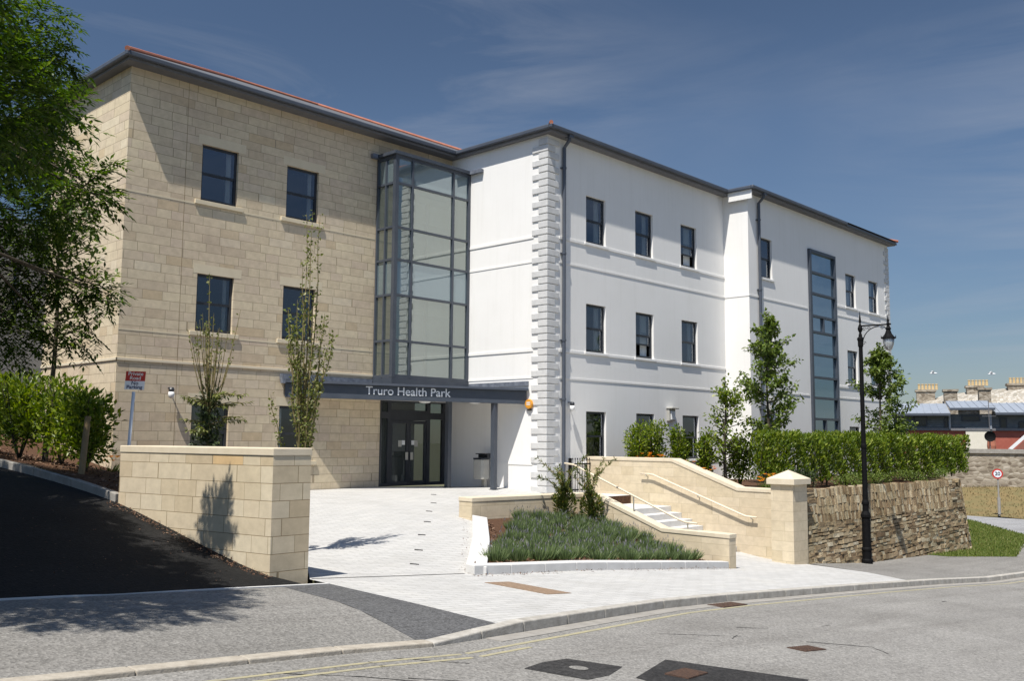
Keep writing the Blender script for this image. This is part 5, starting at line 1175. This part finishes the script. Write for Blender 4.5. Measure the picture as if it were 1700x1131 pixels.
# road ironwork and patches
drape('road_patch', [(6.42,5.88),(6.8,6.0),(7.18,6.02),(7.4,5.52),(6.95,5.33),(6.6,5.30)], HR, M['patch'], .3, .004)
drape('road_patch', [(7.1,5.15),(8.15,5.55),(8.7,4.3),(7.6,3.9),(7.0,4.3)], HR, M['patch'], .3, .004)
def cover(name, c, ux, hx, hy, hf, mat, label, cat, off, bars=0, ring=0):
    ux = Vector(ux).normalized(); uy = Vector((-ux.y,ux.x)); C2 = Vector(c); mb = MB()
    def pt(a, b, dz): p = C2+ux*a+uy*b; return (p.x,p.y,hf(p.x,p.y)+off+dz)
    if ring:
        k = mb.vs([pt(hx*math.cos(R(a)),hx*math.sin(R(a)),0) for a in range(0,360,20)]); mb.f.append(tuple(range(k,k+18))); mb.m.append(0)
        mats = [mat]
    elif bars:
        mb.quad(pt(-hx,-hy,-.001),pt(hx,-hy,-.001),pt(hx,hy,-.001),pt(-hx,hy,-.001),1)
        for i in range(bars):
            a0 = -hx+2*hx*i/bars; a1 = a0+2*hx/bars*.55; mb.hexa([pt(a0,-hy,-.02),pt(a1,-hy,-.02),pt(a1,hy,-.02),pt(a0,hy,-.02),pt(a0,-hy,.008),pt(a1,-hy,.008),pt(a1,hy,.008),pt(a0,hy,.008)],0)
        mats = [mat, M['patch']]
    else:
        mb.hexa([pt(-hx,-hy,-.02),pt(hx,-hy,-.02),pt(hx,hy,-.02),pt(-hx,hy,-.02),pt(-hx,-hy,.003),pt(hx,-hy,.003),pt(hx,hy,.003),pt(-hx,hy,.003)],0); mats = [mat]
    return tag(mb.build(name, mats), label, cat)
cover('manhole_cover', (6.92,5.66), (1,0), .09, .1, HR, M['foot_asphalt'], 'small round cover in the left black tar patch on the road', 'manhole cover', .008, ring=1)
cover('drain_grate', (7.72,5.02), (1,.15), .22, .12, HR, M['rust'], 'rusty slotted grate in the right black tar patch on the road', 'drain grate', .010, bars=12)
cover('drain_grate', (10.5,5.2), (1,-.1), .22, .12, HR, M['rust'], 'rusty slotted grate set alone in the road near cut lines', 'drain grate', .004, bars=10)
cover('gully_grate', (13.25,kerb_y(13.25)-.20), (1,.08), .42, .14, HR, M['rust'], 'rusty gully grate in the gutter against the kerb', 'drain grate', .006, bars=9)
cover('tactile_plate', (10.43,9.5), (0,1), .62, .26, HC, M['tactile'], 'buff blister plate set in the pale paving before the lavender bed', 'paving plate', .004)
for x, y in ((17.95,19.9),(16.6,18.4),(15.2,17.0),(13.9,15.6),(12.6,14.3),(11.45,13.07),(10.4,11.97)):
    cover('ground_light', (x,y), (.75,-.66), .075, .04, HC, M['patch'], 'small dark ground light in the row across the pale paving', 'ground light', .004)['group'] = 'ground lights in the forecourt'
# cracks in the road
def crack(pts, w=.012):
    mb = MB(); rg = random.Random(len(pts)+int(pts[0][0]*10)); q = []
    for a, b in zip(pts[:-1],pts[1:]):
        a, b = Vector(a), Vector(b); n = max(2,int((b-a).length/.12))
        for k in range(n): q.append(a+(b-a)*k/n+Vector((rg.uniform(-.008,.008),rg.uniform(-.008,.008))))
    q.append(Vector(pts[-1])); prev = None
    for i, p in enumerate(q):
        ww = w*rg.uniform(.3,1.1); d = (q[min(i+1,len(q)-1)]-q[max(i-1,0)]).normalized(); nn = Vector((-d.y,d.x))
        k = mb.vs([(p.x+nn.x*ww,p.y+nn.y*ww,HR(p.x,p.y)+.003),(p.x-nn.x*ww,p.y-nn.y*ww,HR(p.x,p.y)+.003)])
        if prev is not None: mb.f.append((prev,prev+1,k+1,k)); mb.m.append(0)
        prev = k
    tag(mb.build('road_crack', M['patch']), kind='structure')
crack([(4.29,6.68),(4.88,6.25),(5.30,5.78)]); crack([(5.19,6.04),(5.62,5.67),(6.04,5.19)]); crack([(5.62,6.73),(6.10,6.25)],.009); crack([(9.54,6.57),(10.49,6.04)],.010); crack([(10.18,5.99),(10.49,6.10)],.014); crack([(11.02,5.46),(11.55,4.88),(11.24,4.56)],.014); crack([(11.13,6.47),(11.55,6.25)],.01); crack([(12.61,6.04),(12.93,6.06)],.012); crack([(19.08,6.68),(19.29,6.68)],.03)
mb = MB(); mb.quad(*[(x,y,HC(x,y)+.004) for x,y in ((7.68,10.93),(10.62,11.0),(10.62,11.03),(7.68,10.96))]); tag(mb.build('drain_slot', M['patch']), kind='structure')

# ------------------------------------------------------------------ background
ER = Vector((math.cos(R(68.5)), -math.sin(R(68.5)), 0)); EF = Vector((math.sin(R(68.5)), math.cos(R(68.5)), 0))
def bgp(a, d, z): p = ER*a + EF*d; return (p.x, p.y, z)
def bbox(mb, a0, a1, d0, d1, z0, z1, mi=0):
    mb.hexa([bgp(a0,d0,z0),bgp(a1,d0,z0),bgp(a1,d1,z0),bgp(a0,d1,z0),bgp(a0,d0,z1),bgp(a1,d0,z1),bgp(a1,d1,z1),bgp(a0,d1,z1)], mi)
# in this frame a pixel column x at distance d lies near a = d*tan(view angle)
def ax(px, d): return d*math.tan(math.atan((px-850)/1571.84)+yaw-R(68.5))
def zy(py, d, px=1600): return EYE + (565.5+0.0 - 0 + 169.2 - py)*d*0.9/1571.84
def zpx(py, px, d):       # height of pixel row at plan distance d in that frame
    v = fw + cr*((px-850)/1571.84) - cu*((py-565.5)/1571.84); t = d/(v.x*EF.x+v.y*EF.y); return EYE+v.z*t
D0 = 72.0
bw = empty('boundary_wall', bgp(ax(1640,D0),D0,-1.8), 'long rubble stone boundary wall with flat coping across the side road', 'wall')
mb = MB(); bbox(mb, -18, 24, D0, D0+.6, -3.2, zpx(753,1640,D0)); mb.build('wall', M['far_rubble'], bw)
mb = MB(); bbox(mb, -18, 24, D0-.12, D0+.7, zpx(753,1640,D0)+.003, zpx(746,1640,D0)); mb.build('coping', M['lane_kerb'], bw)
mb = MB(); rows = []
zc = lambda a, t: (G(bgp(a,D0-8,0)[0],bgp(a,D0-8,0)[1])+.02)*(1-t)+(zpx(809,1640,D0))*t
for i in range(29):
    a = -18+1.5*i; rows.append(mb.vs([bgp(a,D0-8+8*t,zc(a,sm(0,1,t))+.06*math.sin(a*1.3+t*5)) for t in np.linspace(0,1,9)]))
for a, b in zip(rows[:-1],rows[1:]):
    for k in range(8): mb.f.append((a+k,b+k,b+k+1,a+k+1)); mb.m.append(0)
tag(mb.build('grass_bank', M['drygrass'], smooth=True), kind='structure')
rg = random.Random(9); mb = MB()
for k in range(5000):
    a, t = rg.uniform(-8,18), rg.random(); p = Vector(bgp(a,D0-8+8*t,zc(a,sm(0,1,t)))); mb.leaf(p, Vector((rg.uniform(-.4,.4),rg.uniform(-.4,.4),1)), rv(rg), rg.uniform(.06,.16), .05,.1)
tag(mb.build('bank_grass', leafmat('dry_grass_blades',[(0,(.14,.10,.045)),(.6,(.20,.15,.07)),(1,(.11,.12,.05))],.2), uv=False), kind='stuff')
# terrace with slate-grey upper floor and red lower wall
D1 = 88.0
M['red_wall'] = simple('terracotta_render', (.30,.085,.06), (.36,.11,.08), .85, 2, .2)
M['grey_board'] = simple('blue_grey_weatherboard', (.10,.115,.125), (.14,.155,.165), .7, 3)
M['zinc'] = simple('pale_zinc_roof', (.25,.28,.32), (.31,.34,.39), .5, 2, .4)
M['cream'] = simple('cream_render', (.62,.58,.48), (.68,.64,.55), .85, 1.5)
hb = empty('terraced_houses', bgp(ax(1600,D1),D1,-2), 'long low houses with red lower walls, grey boarded upper floor and zinc roofs', 'building')
zg, zr_, ze_ = zpx(746,1600,D1)-2, zpx(713,1600,D1), zpx(688,1600,D1)
a0, a1 = ax(1440,D1), ax(1790,D1)
mb = MB(); bbox(mb, a0, ax(1601,D1), D1, D1+8, zg, zr_); bbox(mb, ax(1645,D1), a1, D1, D1+8, zg, zr_); mb.build('red_wall', M['red_wall'], hb)
mb = MB(); bbox(mb, ax(1601,D1)+.003, ax(1645,D1)-.003, D1-.15, D1+8, zg, zr_+.15); mb.build('cream_wall', M['cream'], hb)
mb = MB()
for k in range(7): bbox(mb, a0, a1, D1-.05-.03*(k%2), D1+7.9, zr_+.003+(ze_-zr_)*k/7, zr_+(ze_-zr_)*(k+1)/7)
mb.build('boarded_floor', M['grey_board'], hb)
mb = MB(); bbox(mb, a0, a1, D1-.2, D1-.06, zr_-.12, zr_+.1); mb.build('sill_band', M['soffit'], hb)
for (p0_, p1_, dz) in ((1440,1576,0),(1576,1650,.45),(1650,1790,.05)):
    mb = MB(); A0, A1 = ax(p0_,D1), ax(p1_,D1); zt0 = ze_+dz; zt1 = zpx(672,1600,D1+6)+dz*.5
    mb.hexa([bgp(A0,D1-.9,zt0-.1),bgp(A1,D1-.9,zt0-.1),bgp(A1,D1+6,zt1-.1),bgp(A0,D1+6,zt1-.1),bgp(A0,D1-.9,zt0+.08),bgp(A1,D1-.9,zt0+.08),bgp(A1,D1+6,zt1+.1),bgp(A0,D1+6,zt1+.1)])
    for k in range(int((A1-A0)/.6)): 
        aa = A0+.3+k*.6; mb.hexa([bgp(aa,D1-.9,zt0+.08),bgp(aa+.06,D1-.9,zt0+.08),bgp(aa+.06,D1+6,zt1+.1),bgp(aa,D1+6,zt1+.1),bgp(aa,D1-.9,zt0+.13),bgp(aa+.06,D1-.9,zt0+.13),bgp(aa+.06,D1+6,zt1+.15),bgp(aa,D1+6,zt1+.15)])
    bbox(mb, A0, A1, D1-1.0, D1-.9, zt0-.14, zt0+.04, 1); mb.build('roof', [M['zinc'], M['gutter']], hb)
for (p0_, p1_, y0_, y1_) in ((1516,1538,691,708),(1566,1573,694,712),(1595,1626,690,700),(1658,1670,694,713),(1689,1700,700,714)):
    mb = MB(); bbox(mb, ax(p0_,D1), ax(p1_,D1), D1-.14, D1-.06, zpx(y1_,1600,D1), zpx(y0_,1600,D1)); wo = mb.build('window', M['frame'], hb)
    mb = MB(); bbox(mb, ax(p0_,D1)+.1, ax(p1_,D1)-.1, D1-.16, D1-.141, zpx(y1_,1600,D1)+.1, zpx(y0_,1600,D1)-.1); mb.build('pane', M['far_glass'], wo)
for p_ in (1575,1643):
    mb = MB(); mb.tube([bgp(ax(p_,D1),D1-.25,ze_),bgp(ax(p_,D1),D1-.25,zr_)],.08,6); mb.build('downpipe', M['zinc'], hb)
# satellite dish, chimney pot planter, skylight gable
D2 = 84.0
ds = empty('satellite_dish', bgp(ax(1639,D2),D2,zpx(745,1639,D2)), 'dark satellite dish on a mast with aerial in front of the cream wall', 'satellite dish')
mb = MB(); c = Vector(bgp(ax(1641,D2),D2,zpx(725,1641,D2))); prof = [(.02,.0),(.25,.04),(.42,.12)]
kk = []
for r_, q in prof: kk.append(mb.vs([tuple(c+ER*r_*math.cos(R(a))+Vector((0,0,r_*math.sin(R(a))))-EF*q) for a in range(0,360,24)]))
for i in range(2):
    for k in range(15): j=(k+1)%15; mb.f.append((kk[i]+k,kk[i]+j,kk[i+1]+j,kk[i+1]+k)); mb.m.append(0)
mb.f.append(tuple(kk[0]+k for k in range(15))); mb.m.append(0); mb.build('dish', M['black_iron'], ds)
mb = MB(); mb.tube([tuple(c+Vector((0,0,-1.6))+EF*.1),tuple(c+EF*.1+Vector((0,0,2.9)))],.03,6); 
for zz_ in (1.6,2.0,2.4): mb.tube([tuple(c+EF*.1+ER*-.5+Vector((0,0,zz_))),tuple(c+EF*.1+ER*.5+Vector((0,0,zz_)))],.015,5)
mb.build('mast', M['soffit'], ds)
cp = MB(); q = bgp(ax(1643,D2+1),D2+1,zpx(748,1643,D2)); cp.lathe(q,[(.30,-1.0),(.30,.0),(.34,.35),(.30,.75),(.33,.95)],12); tag(cp.build('chimney_pot', M['clay']), 'terracotta chimney pot standing beside the satellite dish', 'chimney pot')
gb = empty('white_gable', bgp(ax(1700,78),78,-1), 'white raking gable edge above the boundary wall at the right border', 'roof')
mb = MB(); zA, zB = zpx(748,1680,78), zpx(716,1712,78); aA, aB = ax(1674,78), ax(1712,78)
mb.hexa([bgp(aA,78,zA-.06),bgp(aB,78,zB-.06),bgp(aB,79.5,zB-.06),bgp(aA,79.5,zA-.06),bgp(aA,78,zA+.1),bgp(aB,78,zB+.1),bgp(aB,79.5,zB+.1),bgp(aA,79.5,zA+.1)]); mb.build('barge_board', M['white_plastic'], gb)
mb = MB(); mb.poly([bgp(aA+.2,78.3,zA-.1),bgp(aB,78.3,zA-.1),bgp(aB,78.3,zB-.08)]); mb.build('gable_pane', M['glass'], gb)
mb = MB(); bbox(mb, aA-.3, aB, 78.05, 79, -3, zA-.11); mb.build('gable_wall', M['cream'], gb)
# old terrace behind with chimneys
D3 = 104.0
M['old_roof'] = far_rubble('lichened_slate_roof', (.26,.24,.20), (.40,.375,.33), (.48,.45,.40), 1.6)
ob = empty('old_terrace', bgp(ax(1620,D3),D3,0), 'old stone terrace with a pale lichened slate roof and tall chimney stacks', 'building')
z0_, z1_, z2_ = zpx(673,1600,D3), zpx(669,1600,D3), zpx(641,1660,D3+7)
aL, aR = ax(1522,D3), ax(1800,D3)
mb = MB(); bbox(mb, aL, aR, D3, D3+14, z0_-9, z0_); mb.build('wall', M['far_rubble'], ob)
mb = MB(); aM = ax(1575,D3); zM = zpx(655,1575,D3+7)
mb.quad(bgp(aL,D3-.4,z0_-.1),bgp(aR,D3-.4,z0_-.1),bgp(aR,D3+7,z2_+.3),bgp(aM,D3+7,zM)); mb.poly([bgp(aL,D3-.4,z0_-.1),bgp(aM,D3+7,zM),bgp(aL,D3+14,z0_)]); mb.quad(bgp(aM,D3+7,zM),bgp(aR,D3+7,z2_+.3),bgp(aR,D3+14,z0_),bgp(aL,D3+14,z0_)); mb.build('roof', M['old_roof'], ob)
mb = MB(); bbox(mb, aL, aR, D3-.6, D3-.41, z0_-.35, z0_); mb.build('gutter', M['soffit'], ob)
pot_m = simple('buff_chimney_pot', (.50,.36,.18), (.62,.48,.27), .8, 3)
for (p0_, p1_, yt, yb, npot, dd) in ((1522,1553,650,672,6,D3+3),(1568,1590,650,676,0,D3-1),(1606,1633,644,672,6,D3+5),(1626,1646,648,676,0,D3-1),(1675,1705,641,660,6,D3+5)):
    mb = MB(); bbox(mb, ax(p0_,dd), ax(p1_,dd), dd, dd+1.6, zpx(yb,1600,dd)-1, zpx(yt,1600,dd)); bbox(mb, ax(p0_,dd)-.12, ax(p1_,dd)+.12, dd-.1, dd+1.7, zpx(yt,1600,dd)+.002, zpx(yt,1600,dd)+.22); ck = mb.build('chimney', M['far_rubble'], ob)
    for k in range(npot):
        mb = MB(); a_ = ax(p0_,dd)+.3+k*.33; b0 = bgp(a_, dd+.8, zpx(yt,1600,dd)+.22); mb.lathe(b0,[(.15,0),(.12,.5),(.15,.55),(.14,.62)],8); mb.build('chimney_pot', pot_m, ck)
# 20 limit sign
D4 = 64.0; pz = zpx(851,1651,D4)
ls = empty('speed_sign', bgp(ax(1651,D4),D4,pz), 'round twenty limit sign on a thin grey post beside the dry grass bank', 'sign')
mb = MB(); mb.tube([bgp(ax(1651,D4),D4,pz-.2),bgp(ax(1651,D4),D4,zpx(779,1651,D4))],.05,8); mb.lathe(bgp(ax(1651,D4),D4,pz),[(.09,-.1),(.09,.9)],8); mb.build('post', M['lane_kerb'], ls)
c = Vector(bgp(ax(1650.5,D4),D4-.08,zpx(787,1651,D4)))
for rr, q, mt, nm_ in ((.30,0,'red_sign','ring'),(.215,-.012,'white_sign','face')):
    mb = MB(); k = mb.vs([tuple(c+ER*rr*math.cos(R(a))+Vector((0,0,rr*math.sin(R(a))))+EF*q) for a in range(0,360,15)]+[tuple(c+ER*rr*math.cos(R(a))+Vector((0,0,rr*math.sin(R(a))))+EF*(q+.01)) for a in range(0,360,15)])
    mb.f.append(tuple(k+i for i in range(24))); mb.f.append(tuple(k+47-i for i in range(24))); mb.m += [0,0]
    for i in range(24): j=(i+1)%24; mb.f.append((k+i,k+j,k+24+j,k+24+i)); mb.m.append(0)
    mb.build(nm_, M[mt], ls)
text_mesh('20', .30, .002, 'number', M['black'], ls, c-EF*.020, ER, bold=.006)
# copper shrub and dark tree at the far corner
upright_shrub('copper_shrub', *bgp(ax(1487,50),50,-1.9), 3.4, .9, 900, 201, 'reddish copper leaved shrub beyond the far white corner', mat='copper', leaf=.2)
upright_shrub('dark_shrub', *bgp(ax(1481,53),53,-1.9), 5.2, .8, 900, 202, 'dark green shrub beside the copper one at the far corner', mat='darkbush', leaf=.22)
# gulls
for i, (px_, py_, lb) in enumerate(((1551,620,'white gull gliding above the left chimneys'),(1648,621,'white gull gliding above the middle chimneys'))):
    c = Vector(bgp(ax(px_,95),95,zpx(py_,px_,95))); t = empty('gull', c, lb, 'bird', 'gulls over the rooftops'); mb = MB()
    mb.tube([c-ER*.3, c-ER*.15, c+ER*.12, c+ER*.28, c+ER*.36],[.01,.07,.08,.05,.01],8)
    mb.build('body', M['white_plastic'], t, smooth=True)
    for s_ in (-1,1):
        mb = MB(); P = [c+ER*.12, c-ER*.10, c-ER*.12+EF*s_*.35+Vector((0,0,.16)), c-ER*.22+EF*s_*.75+Vector((0,0,.05)), c+ER*.04+EF*s_*.35+Vector((0,0,.18))]
        k = mb.vs([tuple(p) for p in P]+[tuple(p+Vector((0,0,.02))) for p in P]); mb.f += [(k,k+1,k+2,k+4),(k+2,k+3,k+4),(k+9,k+7,k+6,k+5),(k+9,k+8,k+7)]; mb.m += [0]*4; mb.build('wing', M['white_plastic'], t)
